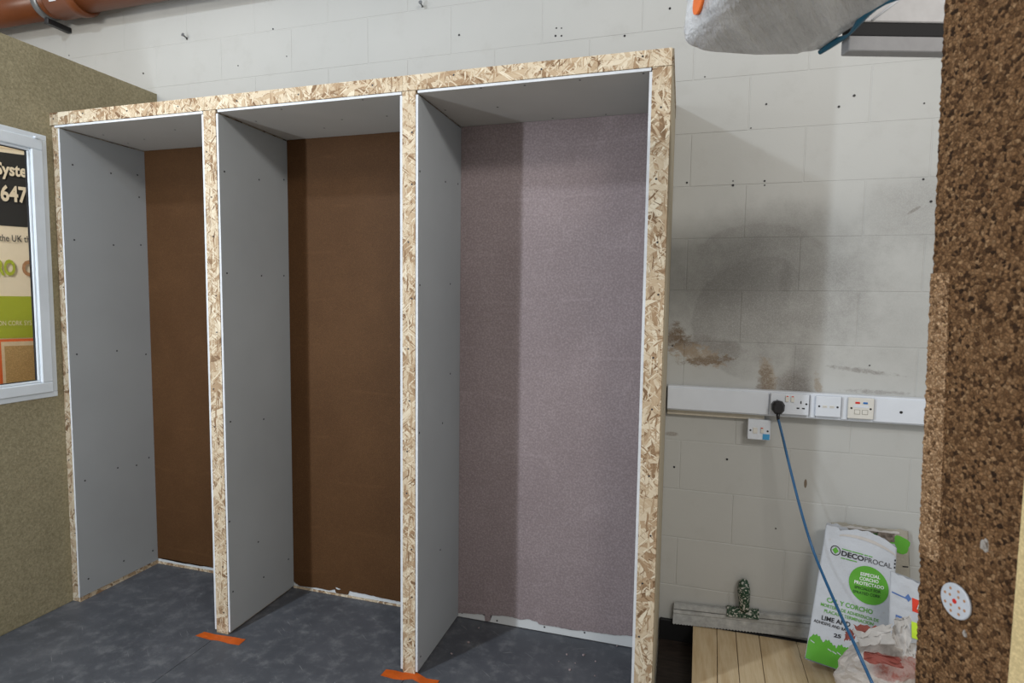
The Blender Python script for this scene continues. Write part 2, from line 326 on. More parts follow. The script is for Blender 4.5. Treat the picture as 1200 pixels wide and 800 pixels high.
BTAPE = plain('teal_blue_tape', (0.01, 0.10, 0.17), 0.35, 0.5); ORANGE_ST = plain('orange_sticker', (0.80, 0.17, 0.03), 0.45)
SHELF_G = plain('grey_shelf_rail', (0.30, 0.30, 0.31), 0.5, 0.4); SHELF_W = plain('white_board', (0.55, 0.55, 0.56), 0.5); SHELF_SHADE = plain('shadow_gap', (0.006, 0.006, 0.007), 0.6)
BAN_BLACK = plain('banner_black', (0.030, 0.028, 0.026), 0.4); BAN_CREAM = plain('banner_cream', (0.78, 0.66, 0.48), 0.5, var=0.02); BAN_LIME = plain('banner_lime', (0.36, 0.40, 0.025), 0.5, var=0.03); BAN_RED = plain('banner_orange_red', (0.72, 0.13, 0.025), 0.5)
BAN_CORK = m_coat('banner_cork_sample', (0.50, 0.31, 0.12), (0.58, 0.38, 0.17), 150, 0.5, 0.8); BAN_TAN = plain('banner_tan', (0.70, 0.55, 0.36), 0.5); BAN_BROWN = plain('banner_brown_ink', (0.40, 0.20, 0.09), 0.5)
WASHER = plain('white_fixing_plastic', (0.52, 0.55, 0.60), 0.45, 0.4)
g = NT('window_glass', 0.02, 0.5); g.b.inputs['Transmission Weight'].default_value = 1.0; g.b.inputs['IOR'].default_value = 1.1; g.base((0.97, 0.98, 0.98)); GLASS = g.m

# ------------------------------------------------------------------ mesh helpers
def mesh_obj(name, bm, mats, parent=None, smooth=False):
    me = bpy.data.meshes.new(name); bm.normal_update(); bm.to_mesh(me); bm.free()
    for m in (mats if isinstance(mats, (list, tuple)) else [mats]): me.materials.append(m)
    if smooth:
        for p in me.polygons: p.use_smooth = True
    o = bpy.data.objects.new(name, me); COL.objects.link(o)
    if parent is not None:
        o.parent = parent; o.matrix_parent_inverse = parent.matrix_world.inverted()
    return o
def empty(name, loc=(0, 0, 0)):
    o = bpy.data.objects.new(name, None); o.empty_display_size = 0.1; COL.objects.link(o); o.location = loc
    bpy.context.view_layer.update(); return o
def tag(o, label, cat, group=None, kind=None):
    o['label'] = label
    if cat: o['category'] = cat
    if group: o['group'] = group
    if kind: o['kind'] = kind
    return o
def struct(o, label, cat): return tag(o, label, cat, kind='structure')
def box(bm, x0, x1, y0, y1, z0, z1, bev=0.0, mi=0, M=None):
    c = [(x0, y0, z0), (x1, y0, z0), (x1, y1, z0), (x0, y1, z0), (x0, y0, z1), (x1, y0, z1), (x1, y1, z1), (x0, y1, z1)]
    vs = [bm.verts.new(M @ Vector(p) if M else Vector(p)) for p in c]
    fs = [bm.faces.new([vs[i] for i in q]) for q in ((3, 2, 1, 0), (4, 5, 6, 7), (0, 1, 5, 4), (1, 2, 6, 5), (2, 3, 7, 6), (3, 0, 4, 7))]
    for f in fs: f.material_index = mi
    if bev:
        es = set(e for f in fs for e in f.edges)
        r = bmesh.ops.bevel(bm, geom=list(es), offset=bev, segments=1, affect='EDGES', profile=0.5)
        for f in r['faces']: f.material_index = mi
    return fs
def boxo(name, a, b, mat, parent=None, bev=0.0, M=None):
    bm = bmesh.new(); box(bm, a[0], b[0], a[1], b[1], a[2], b[2], bev, 0, M); return mesh_obj(name, bm, mat, parent)
def pboard(name, a, b, thin, parent, mat=PB):        # plasterboard: paper faces on the thin axis, white core at the edges
    bm = bmesh.new(); fs = box(bm, a[0], b[0], a[1], b[1], a[2], b[2])
    bm.normal_update()
    for f in bm.faces: f.material_index = 0 if abs(f.normal[thin]) > 0.7 else 1
    return mesh_obj(name, bm, [mat, GYPSUM], parent)
def tube(bm, pts, rad, seg=12, mi=0, cap=True):
    pts = [Vector(p) for p in pts]; rings = []; prev = None
    for i, p in enumerate(pts):
        d = (pts[min(i+1, len(pts)-1)]-pts[max(i-1, 0)]).normalized()
        if prev is None: a = d.orthogonal().normalized()
        else: a = (prev-d*prev.dot(d)).normalized()
        prev = a; b = d.cross(a); r = rad[i] if isinstance(rad, (list, tuple)) else rad
        rings.append([bm.verts.new(p+(a*math.cos(2*math.pi*k/seg)+b*math.sin(2*math.pi*k/seg))*r) for k in range(seg)])
    for i in range(len(rings)-1):
        for k in range(seg):
            f = bm.faces.new((rings[i][k], rings[i][(k+1) % seg], rings[i+1][(k+1) % seg], rings[i+1][k])); f.material_index = mi; f.smooth = True
    if cap:
        for rg, rev in ((rings[0], True), (rings[-1], False)):
            f = bm.faces.new(list(reversed(rg)) if rev else rg); f.material_index = mi
def disc(bm, c, n, r, th=0.001, seg=14, mi=0):
    c = Vector(c); n = Vector(n).normalized(); tube(bm, [c, c+n*th], r, seg, mi)
def spline(pts, k=10):
    P = [Vector(p) for p in pts]; P = [P[0]*2-P[1]]+P+[P[-1]*2-P[-2]]; out = []
    for i in range(1, len(P)-2):
        for j in range(k):
            t = j/k; a, b, c, d = P[i-1:i+3]
            out.append(0.5*((2*b)+(c-a)*t+(2*a-5*b+4*c-d)*t*t+(3*b-a-3*c+d)*t*t*t))
    out.append(P[-2]); return out
_tc = {}
def glyphs(s, bold=0.0):
    key = (s, bold)
    if key not in _tc:
        cu = bpy.data.curves.new('t', 'FONT'); cu.body = s; cu.size = 1; cu.offset = bold; cu.resolution_u = 3; cu.fill_mode = 'FRONT'
        o = bpy.data.objects.new('t', cu); me = bpy.data.meshes.new_from_object(o)
        vs = [v.co.copy() for v in me.vertices]; fs = [tuple(p.vertices) for p in me.polygons]
        x0 = min(v.x for v in vs); x1 = max(v.x for v in vs)
        cap = 0.70
        vs = [((v.x-x0)/(x1-x0), v.y/cap) for v in vs]
        bpy.data.objects.remove(o); bpy.data.curves.remove(cu); bpy.data.meshes.remove(me)
        _tc[key] = (vs, fs)
    return _tc[key]
def text(name, s, fn, mat, parent, bold=0.0):        # fn(x 0..1 along the line, y in cap heights) -> point
    vs, fs = glyphs(s, bold); bm = bmesh.new(); bv = [bm.verts.new(fn(x, y)) for x, y in vs]
    for f in fs:
        try: bm.faces.new([bv[i] for i in f])
        except ValueError: pass
    return mesh_obj(name, bm, mat, parent)

# ================================================================== THE SETTING
# --- back wall: recessed joints, painted blocks in front of them
bm = bmesh.new(); box(bm, -4.9, 2.4, WY+0.0013, WY+0.15, -0.08, 3.75)
wall = struct(mesh_obj('wall_back', bm, WALL), 'pale painted blockwork wall behind the booth, stained beside it', 'wall')
BH, BL_ = 0.222, 0.445
bmB = bmesh.new(); box(bmB, -BL_/2+0.002, BL_/2-0.002, 0, 0.012, -BH/2+0.002, BH/2-0.002, 0.0014)
bmeB = bpy.data.meshes.new('block'); bmB.normal_update(); bmB.to_mesh(bmeB); bmB.free(); bmeB.materials.append(WALL)
z0 = 0.474-2*BH-BH
for r in range(0, 17):
    zc_ = z0+BH*(r+0.5)
    for k in range(-12, 6):
        xc = (0.335 if r % 2 else 0.553)+BL_*(k+0.5)
        if xc-BL_/2 < -4.85 or xc+BL_/2 > 2.3 or zc_-BH/2 < 0 or zc_+BH/2 > 3.75: continue
        if xc+BL_/2 < 0.0 and zc_+BH/2 < 2.25: continue          # hidden behind the booth
        o = bpy.data.objects.new('block', bmeB); COL.objects.link(o); o.location = (xc, WY+random.uniform(-0.0004, 0.0004), zc_); o.parent = wall
bmh = bmesh.new(); disc(bmh, (0, 0, 0), (0, -1, 0), 0.0045, 0.0012, 10)
hme = bpy.data.meshes.new('plug_hole'); bmh.to_mesh(hme); bmh.free(); hme.materials.append(INK)
for u, v in [(983, 125), (1083, 121), (859, 212), (859, 217), (896, 212), (896, 217), (1082, 210), (826, 90), (898, 122), (1001, 112), (1091, 236), (805, 214), (1095, 307), (652, 33), (658, 33), (651, 42), (658, 42), (168, 86), (279, 77), (336, 66), (538, 41), (785, 10), (732, 42), (790, 547), (852, 538), (320, 34), (219, 46), (495, 7), (81, 65), (880, 150), (1019, 428), (909, 619), (788, 405), (1100, 245)]:
    o = bpy.data.objects.new('plug_hole', hme); COL.objects.link(o); o.location = on('y', WY-0.0004, u, v); o.parent = wall
    s = random.uniform(0.6, 1.15); o.scale = (s, 1, s)
# screws with heads left in the upper wall
for u, v in [(219, 45), (495, 8)]:
    p = on('y', WY, u, v); bm = bmesh.new(); tube(bm, [p, p+Vector((0.004, -0.03, 0.006))], 0.004, 8); disc(bm, p+Vector((0.004, -0.03, 0.006)), (0, -1, 0.2), 0.009, 0.003)
    mesh_obj('wall_screw', bm, GALV, wall)
bb = struct(boxo('baseboard_back', (0.045, WY-0.02, -0.013), (2.3, WY-0.001, 0.092), BLACK_GAP, None, 0.003), 'black strip at the foot of the block wall', 'baseboard')

# --- floor: base slab with grey boards laid on it
X2, X3 = -1.870, -0.9316
fl = struct(boxo('floor', (-4.9, -4.5, -0.08), (3.0, WY, -0.013), CONCRETE), 'pale concrete floor with slate grey boards laid over it', 'floor')
for a, b, m in ((-2.786, X2, FLOOR), (X2, X3, FLOOR), (X3, 0.040, FLOOR), (0.044, 1.1, DARKBOARD)):
    y1 = 0.45 if m is FLOOR else WY-0.02
    boxo('floor_board', (a+0.0012, -0.75, -0.012), (b-0.0012, y1, 0.0), m, fl, 0.0012)
boxo('floor_board', (-4.8, -0.75, -0.012), (-2.89, 0.57, 0.0), FLOOR, fl, 0.0012)

# --- olive wall with its window
OX = -2.786; OT = 0.10
WYA, WYB, WZA, WZB = -1.25, -0.030, 1.041, 2.266
bm = bmesh.new()
box(bm, OX-OT, OX, -1.75, WYA, 0, 2.66); box(bm, OX-OT, OX, WYB, WY, 0, 2.66)
box(bm, OX-OT, OX, WYA, WYB, 0, WZA); box(bm, OX-OT, OX, WYA, WYB, WZB, 2.66)
lw = struct(mesh_obj('wall_left', bm, OLIVE), 'olive green rough cork rendered partition holding the white window', 'wall')
w1 = struct(empty('window_1', (OX, (WYA+WYB)/2, WZA)), 'white plastic framed window in the olive partition', 'window')
def ringframe(name, i0, i1, xa, xb, mat, bev=0.002, parent=None):
    ya, yb, za, zb = WYA+i0, WYB-i0, WZA+i0, WZB-i0; k = i1-i0
    for nm, A, B in ((name, (xa, ya, za), (xb, yb, za+k)), (name, (xa, ya, zb-k), (xb, yb, zb)), (name, (xa, ya, za+k), (xb, ya+k, zb-k)), (name, (xa, yb-k, za+k), (xb, yb, zb-k))):
        boxo(nm, A, B, mat, parent or w1, bev)
ringframe('frame_rail', 0.000, 0.026, OX-0.016, OX+0.006, UPVC, 0.002)
ringframe('sash_rail', 0.024, 0.074, OX-0.012, OX+0.016, UPVC, 0.004)
ringframe('glazing_bead', 0.072, 0.086, OX-0.010, OX+0.006, UPVC, 0.004)
ringframe('gasket', 0.086, 0.090, OX-0.009, OX+0.0005, GASKET, 0.0005)
boxo('glass_pane', (OX-0.008, WYA+0.089, WZA+0.089), (OX-0.003, WYB-0.089, WZB-0.089), GLASS, w1)
boxo('sash_hinge', (OX+0.012, WYB-0.062, WZB-0.026), (OX+0.026, WYB-0.040, WZB-0.016), UPVC, w1, 0.002)

# ================================================================== THE BOOTH
XA = (-2.732, -1.8215, -0.8917); XR = (-1.907, -0.9676, -0.0377); XO4 = 0.038
ZC, ZT, D = 2.310, 2.3777, 0.445; PT = 0.0095
booth = tag(empty('display_booth', (-1.37, 0.2, 0)), 'three bay booth of chipboard strips lined with grey plasterboard', 'booth')
# chipboard posts and header strips
posts = [(-2.785, XA[0]-PT), (XR[0]+PT+0.001, XA[1]-PT-0.002), (XR[1]+PT+0.0006, XA[2]-PT-0.0012), (XR[2]+PT, XO4-0.003)]
def osb_strip(name, a, b, mat=OSB):
    return boxo(name, a, b, mat, booth, 0.0008)
for i, (a, b) in enumerate(posts):
    p = osb_strip('post', (a, -0.006 if i else 0.0, 0), (b, 0.43, ZC+PT), (OSB_MID, OSB_FINE, OSB_FINE, OSB)[i])
    for k in range(11):
        z = 0.12+k*0.205+random.uniform(-0.03, 0.03); bm = bmesh.new(); disc(bm, ((a+b)/2+random.uniform(-0.3, 0.3)*(b-a), -0.006 if i else 0.0, z), (0, -1, 0), 0.0036, 0.0008, 8); mesh_obj('screw', bm, SCREW, p)
for a, b in ((-2.789, -2.735), (-2.7345, -1.888), (-1.8875, -0.955), (-0.9545, -0.212), (-0.2115, XO4-0.003)):
    h = osb_strip('header_strip', (a, -0.007, ZC+PT+0.0015), (b, 0.010, ZT), OSB_MID if b < -2.7 else OSB)
    for k in range(max(1, int((b-a)/0.25))):
        bm = bmesh.new(); disc(bm, (a+(b-a)*(k+0.5)/max(1, int((b-a)/0.25))+random.uniform(-.03, .03) if b-a > 0.1 else (a+b)/2, -0.007, ZC+0.035+random.uniform(-.012, .018)), (0, -1, 0), 0.0036, 0.0008, 8); mesh_obj('screw', bm, SCREW, h)
osb_strip('top_board', (-2.70, 0.011, ZC+PT+0.002), (XO4-0.003, WY-0.005, ZT-0.002), OSB_DARK)
# outer side sheet on the right
bm = bmesh.new(); box(bm, XO4-0.0028, XO4+0.002, 0.0, WY-0.003, 0.0, ZC+PT)
mesh_obj('outer_side_sheet', bm, plain('buff_side_sheet', (0.40, 0.35, 0.26), 0.7, 0.2), booth)
boxo('header_end_grain', (XO4-0.0028, 0.0, ZC+PT+0.001), (XO4+0.003, WY-0.003, ZT-0.001), OSB_DARK, booth)
# plasterboard linings
SCR = bpy.data.meshes.new('screw'); bm = bmesh.new(); disc(bm, (0, 0, 0), (0, 0, 1), 0.0042, 0.0006, 9); bm.to_mesh(SCR); bm.free(); SCR.materials.append(SCREW)
def screws(board, pts, nrm):
    q = Vector((0, 0, 1)).rotation_difference(Vector(nrm)).to_euler()
    for p in pts:
        o = bpy.data.objects.new('screw', SCR); COL.objects.link(o); o.parent = board; o.matrix_parent_inverse = board.matrix_world.inverted(); o.location = p; o.rotation_euler = q
SCL = [[(85, 193), (130, 203), (161, 205), (87, 281), (133, 287), (165, 287), (163, 231), (90, 415), (137, 411), (171, 415), (99.6, 563), (160, 545), (145, 657), (103.6, 678), (179, 645), (174.5, 536), (138, 548)],
       [(263, 201), (303.6, 210.5), (332.7, 210.5), (266, 320), (306.5, 323), (332.7, 323), (270, 494), (309, 491), (302.7, 634.7), (309, 676), (269, 611), (273, 693), (338, 655)],
       [(492, 200.7), (522, 213), (536.7, 215.5), (492, 334), (527.7, 332.6), (527.7, 437.7), (518.5, 495.6), (491.3, 507), (516, 644), (493, 769)]]
zlow = (0.024, 0.012, 0.012)
for i in range(3):
    b = pboard('side_panel', (XA[i]-PT, -0.004, zlow[i]), (XA[i], D-0.001, ZC-0.006), 0, booth)
    screws(b, [on('x', XA[i], u, v) for u, v in SCL[i]], (1, 0, 0))
    pboard('side_panel', (XR[i], -0.004, 0.012), (XR[i]+PT, D-0.001, ZC-0.004), 0, booth)
    c = pboard('ceiling_panel', (XA[i]-(0.03 if i == 0 else PT*0.2), -0.004, ZC), (XR[i]+PT*0.6, D-0.001, ZC+PT), 2, booth, PB_BOUNCE)
    cs = [[(169, 163), (121, 158), (205, 152), (150, 168)], [(425, 116.8), (453.4, 136), (400.7, 140), (330, 128), (380, 150), (300, 142)], [(615, 100), (583, 125.5), (679.6, 93.8), (563.5, 103), (647.6, 138.5), (521.8, 129), (710, 134), (754, 86)]][i]
    screws(c, [on('z', ZC, u, v) for u, v in cs], (0, 0, -1))
    # back board, timber foot strip, sprayed coating with a ragged lower edge
    zb = (0.014, 0.011, 0.004)[i]
    bp = pboard('back_panel', (XA[i]-0.004, D+0.001, zb), (XR[i]+0.004, D+0.012, ZC+0.002), 1, booth, PB_WHITE)
    if i < 2: boxo('foot_strip', (XA[i]-0.003, D-0.0015, 0.0), (XR[i]+0.003, D+0.010, zb-0.001), OSB, booth)
    edge = [[(183, 653), (190, 653.5), (205, 656), (216, 658.5), (218, 660), (224, 659.5), (228, 661), (236, 663), (242, 662.5), (250, 664.5), (262, 667)],
            [(344, 680), (347, 683), (352, 686), (372, 688), (386, 691), (393, 690), (394, 694), (398, 695), (408, 696), (409.5, 692), (418, 693.5), (432, 696.5), (450, 700.5), (468, 704), (480, 706)],
            [(538, 717.5), (552, 718.5), (568, 719.3), (568.5, 726), (571, 728), (574.5, 726.5), (575.5, 720.3), (590, 720.8), (602, 722.5), (609, 725.5), (619, 724.5), (630, 728), (632, 731), (648, 733), (660, 735.5), (669, 737), (684, 738.5), (700, 740.5), (712, 742), (722, 743.5), (737, 744), (750, 746)]][i]
    pts = [on('y', D, u, v) for u, v in edge]; xs0, xs1 = XA[i]+0.0005, XR[i]-0.0005
    poly = []
    for k in range(len(pts)-1):
        n_ = 6
        for j in range(n_):
            t = j/n_; p = pts[k].lerp(pts[k+1], t); poly.append((min(max(p.x, xs0), xs1), p.z+random.uniform(-0.0016, 0.0016)))
    poly.append((xs1, poly[-1][1]))
    if poly[-2][0] < xs1-0.02: poly[-1] = (xs1, poly[-2][1]-(0.002))
    poly = [q for k, q in enumerate(poly) if k == 0 or q[0] > poly[k-1][0]-0.02 and q != poly[k-1]]
    bm = bmesh.new(); fr = []; bk = []
    outline = [(xs0, ZC-0.001)]+[(xs0, poly[0][1])]+poly+[(xs1, ZC-0.001)]
    oo = []
    for q in outline:
        if not oo or (abs(q[0]-oo[-1][0])+abs(q[1]-oo[-1][1])) > 1e-5: oo.append(q)
    vf = [bm.verts.new((x, D-0.0035, z)) for x, z in oo]; vb = [bm.verts.new((x, D+0.0008, z)) for x, z in oo]
    f = bm.faces.new(vf); f2 = bm.faces.new(list(reversed(vb)))
    for k in range(len(oo)): bm.faces.new((vf[k], vb[k], vb[(k+1) % len(oo)], vf[(k+1) % len(oo)]))
    bmesh.ops.triangulate(bm, faces=[f, f2]); bmesh.ops.recalc_face_normals(bm, faces=bm.faces)
    ct = mesh_obj('cork_coating', bm, (BROWN, BROWN, MAUVE)[i], booth); ct['label'] = ('dark brown sprayed coating, narrow', 'dark brown sprayed coating with pale specks', 'mauve grey sprayed coating with ragged foot')[i]
    if i == 1:
        bm = bmesh.new(); q = on('y', D-0.0036, 396, 689.6); vs = [bm.verts.new(q+Vector((a, 0, c))) for a, c in ((-.012, .006), (-.002, .004), (.016, .0), (.006, -.004), (-.004, -.003), (-.010, -.001))]; bm.faces.new(vs); r = bmesh.ops.extrude_face_region(bm, geom=bm.faces[:]); bmesh.ops.translate(bm, vec=(0, -0.0008, 0), verts=[v for v in r['geom'] if isinstance(v, bmesh.types.BMVert)]); mesh_obj('bare_patch', bm, PB_WHITE, booth)
    if i == 2: screws(bp, [on('y', D+0.0008, u, v) for u, v in ((541.5, 718), (582.5, 727), (638, 734.5), (685, 741))], (0, -1, 0))
# timber strip under the first side panel
boxo('foot_strip', (XA[0]-PT, 0.0, 0.0), (XA[0]-0.002, D-0.002, 0.023), OSB, booth)

# tape on the floor at two posts
def tape(pix, label):
    ps = [on('z', 0.0, u, v) for u, v in pix]; bm = bmesh.new()
    n = len(ps)//2; top = ps[:n]; bot = list(reversed(ps[n:])); T = []
    for k, (a, b) in enumerate(zip(top, bot)):
        hz = 0.0015+0.0025*(k % 2)
        T.append([bm.verts.new(a+Vector((0, 0, hz))), bm.verts.new(a.lerp(b, 0.5)+Vector((0, 0, hz*0.8))), bm.verts.new(b+Vector((0, 0, 0.0012)))])
    for k in range(n-1):
        for j in range(2): bm.faces.new((T[k][j], T[k][j+1], T[k+1][j+1], T[k+1][j]))
    bmesh.ops.recalc_face_normals(bm, faces=bm.faces)
    r = bmesh.ops.extrude_face_region(bm, geom=bm.faces[:]); bmesh.ops.translate(bm, vec=(0, 0, -0.0009), verts=[v for v in r['geom'] if isinstance(v, bmesh.types.BMVert)]); bmesh.ops.recalc_face_normals(bm, faces=bm.faces)
    return tag(mesh_obj('tape_strip', bm, TAPE), label, 'tape', 'orange tape on the floor')
tape([(239.5, 740.3), (253, 744.2), (265, 745.2), (276, 747.5), (287.8, 749.3), (280, 755.8), (268, 754), (256, 750.5), (246, 749.5), (229, 744.8)], 'straight orange tape strip on the floor below the left of the two middle posts')
tape([(452.5, 784.3), (463, 786.3), (472, 788), (486.5, 787.6), (500, 795), (515, 798), (509, 806), (497, 803), (483, 795.5), (472, 796.6), (461, 795.5), (446, 791.3)], 'kinked orange tape strip on the floor below the post left of the mauve bay')

# crumbs of coating on the third bay's floor
for k, (u, v, s) in enumerate([(549, 753, .007), (561, 736, .005), (529, 766, .005), (684, 768, .007), (664, 767, .005), (698, 775, .004), (668, 785, .006), (674, 777, .003), (697, 792, .004), (723, 757, .005), (655, 775, .003)]):
    p = on('z', 0.0, u, v); bm = bmesh.new(); bmesh.ops.create_icosphere(bm, subdivisions=1, radius=s)
    for vt in bm.verts: vt.co = Vector((vt.co.x*random.uniform(.7, 1.5), vt.co.y*random.uniform(.7, 1.4), max(vt.co.z, -s*0.4)*random.uniform(.5, .9)))
    bmesh.ops.translate(bm, vec=p+Vector((0, 0, s*0.36)), verts=bm.verts)
    tag(mesh_obj('coating_crumb', bm, MAUVE), 'small pinkish crumb of coating on the grey floor of the mauve bay', 'crumb', 'crumbs on the bay floor')

# ================================================================== RIGHT OF THE BOOTH
# --- trunking along the wall
TF = 0.53
tr = tag(empty('cable_trunking', (0.55, WY, 1.06)), 'long white dado cable trunking along the stained block wall', 'trunking')
tz0, tz1 = on('y', TF, 850, 484.3).z, on('y', TF, 850, 455.5).z
boxo('back_channel', (0.046, TF+0.006, tz0), (1.75, WY-0.001, tz1), PLASTIC_W, tr, 0.003)
xs = [0.047, on('y', TF, 901, 472).x, on('y', TF, 949, 474).x, on('y', TF, 956, 474).x, on('y', TF, 986, 476).x, on('y', TF, 994, 476).x, on('y', TF, 1024, 478).x, 1.75]
for a, b in ((xs[0], xs[1]-0.001), (xs[2], xs[3]), (xs[4], xs[5]), (xs[6]+0.001, xs[7])):
    boxo('lid', (a, TF, tz0+0.006), (b, TF+0.0055, tz1-0.006), PLASTIC_W, tr, 0.0015)
bm = bmesh.new(); disc(bm, on('y', TF, 1056, 483), (0, -1, 0), 0.0055, 0.001); mesh_obj('lid_hole', bm, INK, tr)
boxo('rear_conduit', (0.047, WY-0.022, tz0-0.024), (xs[1]-0.01, WY-0.001, tz0-0.001), plain('aged_cream_conduit', (0.50, 0.46, 0.38), 0.6), tr, 0.002)
def face(name, tl, br, label, cat, mat, y=TF, dep=0.012):
    a = on('y', y-dep, *tl); b = on('y', y-dep, *br)
    e = empty(name, ((a.x+b.x)/2, y, b.z)); tag(e, label, cat)
    boxo('faceplate', (a.x, y-dep, b.z), (b.x, y-0.0005, a.z), mat, e, 0.002)
    W_, H_ = b.x-a.x, a.z-b.z
    def rect(nm, cx, cz, w, h, m, t=0.002): 
        X, Z = a.x+W_*cx, b.z+H_*cz; return boxo(nm, (X-w/2, y-dep-t, Z-h/2), (X+w/2, y-dep+0.0005, Z+h/2), m, e, min(t*0.4, 0.0008))
    def dot(nm, cx, cz, r, m, t=0.0008):
        bm = bmesh.new(); disc(bm, (a.x+W_*cx, y-dep, b.z+H_*cz), (0, -1, 0), r, t); return mesh_obj(nm, bm, m, e)
    return e, rect, dot
e, rc, dt = face('double_socket', (903.5, 460.3), (947.5, 487.0), 'white double plug socket on the trunking with the black plug in it', 'socket', PLASTIC_W)
for cx in (0.43, 0.57):
    rc('rocker_switch', cx, 0.76, 0.013, 0.025, PLASTIC_C, 0.004); rc('switch_marker', cx, 0.88, 0.008, 0.004, RED, 0.0045)
for ox in (0.0, 0.62):
    rc('earth_slot', 0.17+ox, 0.62, 0.0045, 0.011, INK, 0.0008); rc('pin_slot', 0.10+ox, 0.33, 0.010, 0.0055, INK, 0.0008); rc('pin_slot', 0.24+ox, 0.33, 0.010, 0.0055, INK, 0.0008)
dt('screw', 0.93, 0.55, 0.004, INK)
e, rc, dt = face('data_outlet', (956.5, 463.8), (985.0, 489.3), 'plain white data outlet plate with two small ports', 'outlet', PLASTIC_W)
dt('screw', 0.14, 0.50, 0.004, INK); dt('screw', 0.86, 0.50, 0.004, INK)
for cx in (0.36, 0.64): rc('port', cx, 0.50, 0.017, 0.010, PLASTIC_C, 0.0015); rc('port_slot', cx, 0.50, 0.013, 0.0018, INK, 0.0018)
e, rc, dt = face('data_outlet', (994.5, 465.6), (1023.5, 491.8), 'cream outlet plate marked with a red and a blue tab', 'outlet', PLASTIC_C)
dt('screw', 0.13, 0.50, 0.004, INK); dt('screw', 0.87, 0.50, 0.004, INK)
rc('red_tab', 0.36, 0.77, 0.016, 0.0075, RED); rc('blue_tab', 0.66, 0.77, 0.016, 0.0075, BLUE); rc('label_strip', 0.5, 0.60, 0.055, 0.010, PLASTIC_W, 0.001)
for cx in (0.36, 0.66):
    rc('port_surround', cx, 0.33, 0.021, 0.019, plain('port_edge', (0.25, 0.24, 0.21), 0.5), 0.001); rc('port', cx, 0.33, 0.018, 0.016, PLASTIC_C, 0.0014)
e, rc, dt = face('fused_spur', (876.8, 491.0), (902.3, 516.2), 'small white fused switch box with a blue sticker below the trunking', 'switch', PLASTIC_W, WY-0.001, 0.045)
dt('screw', 0.12, 0.46, 0.004, INK); dt('screw', 0.88, 0.46, 0.004, INK); rc('fuse_carrier', 0.33, 0.46, 0.018, 0.026, PLASTIC_C, 0.002); rc('rocker_switch', 0.64, 0.50, 0.012, 0.024, PLASTIC_C, 0.004); rc('neon_lamp', 0.62, 0.60, 0.008, 0.005, RED, 0.0045); rc('sticker', 0.82, 0.17, 0.027, 0.024, LABEL_BLUE, 0.0008)

# --- blue cable with black plug
pc = on('y', 0.49, 912.5, 478)
cb = tag(empty('power_cable', pc), 'blue power cable with a black plug hanging from the double socket', 'cable')
bm = bmesh.new()
pl = [(-.023, -.010), (-.024, .012), (-.016, .025), (.0, .029), (.016, .025), (.024, .012), (.023, -.010), (.012, -.026), (-.012, -.026)]
v0 = [bm.verts.new(pc+Vector((a*1.06, 0.024, b))) for a, b in pl]; v1 = [bm.verts.new(pc+Vector((a, 0.004, b))) for a, b in pl]; v2 = [bm.verts.new(pc+Vector((a*.7, -0.006, b*.72))) for a, b in pl]
for A, B in ((v0, v1), (v1, v2)):
    for k in range(9): bm.faces.new((A[k], A[(k+1) % 9], B[(k+1) % 9], B[k]))
bm.faces.new(v2); bm.faces.new(list(reversed(v0))); bmesh.ops.recalc_face_normals(bm, faces=bm.faces); mesh_obj('plug', bm, BLACK_RUB, cb)
bm = bmesh.new(); tube(bm, [pc+Vector((0, 0.008, -0.022)), pc+Vector((0.001, 0.006, -0.05))], [0.009, 0.006], 10); mesh_obj('strain_relief', bm, BLACK_RUB, cb)
path = [pc+Vector((0.001, 0.006, -0.045))]+[on('y', y, u, v) for u, v, y in ((918, 515, .475), (925, 545, .45), (940, 603, .40), (955, 650, .345), (980, 709, .13), (1003, 758, -.07), (1022, 800, -.13), (1040, 838, -.19))]
path += [Vector((path[-1].x+0.03, path[-1].y-0.12, 0.098)), Vector((path[-1].x+0.10, path[-1].y-0.30, 0.014)), Vector((path[-1].x+0.3, path[-1].y-0.6, 0.008))]
bm = bmesh.new(); tube(bm, spline(path, 8), 0.0052, 10); mesh_obj('cord', bm, CABLE, cb)

# --- plank platform
DZ = 0.09; deck = tag(empty('plank_platform', (0.55, 0.2, 0)), 'low platform of pale pine planks below the block wall', 'platform')
joints = [[0.1795, 0.2755, 0.356, 0.448, 0.606, 0.720, 0.835, 0.950, 1.07], [0.189, 0.291, 0.369, 0.464, 0.612, 0.722, 0.837, 0.950, 1.07]]
for k in range(8):
    ya, yb = -0.30, WY-0.022; t = lambda y: (y-0.25)/(0.57-0.25)
    def X(k, y): return joints[0][k]+(joints[1][k]-joints[0][k])*t(y)
    bm = bmesh.new(); g_ = 0.0012
    c = [(X(k, ya)+g_, ya), (X(k+1, ya)-g_, ya), (X(k+1, yb)-g_, yb), (X(k, yb)+g_, yb)]
    lo = [bm.verts.new((x, y, DZ-0.022)) for x, y in c]; hi = [bm.verts.new((x, y, DZ+random.uniform(-.0006, .0006))) for x, y in c]
    bm.faces.new(list(reversed(lo))); bm.faces.new(hi)
    for j in range(4): bm.faces.new((lo[j], lo[(j+1) % 4], hi[(j+1) % 4], hi[j]))
    bmesh.ops.bevel(bm, geom=bm.edges[:], offset=0.0012, segments=1, affect='EDGES'); mesh_obj('plank', bm, PINE, deck)
for y in (-0.26, 0.12, 0.50): boxo('bearer', (0.20, y, 0.0), (1.05, y+0.05, DZ-0.0225), PINE, deck)

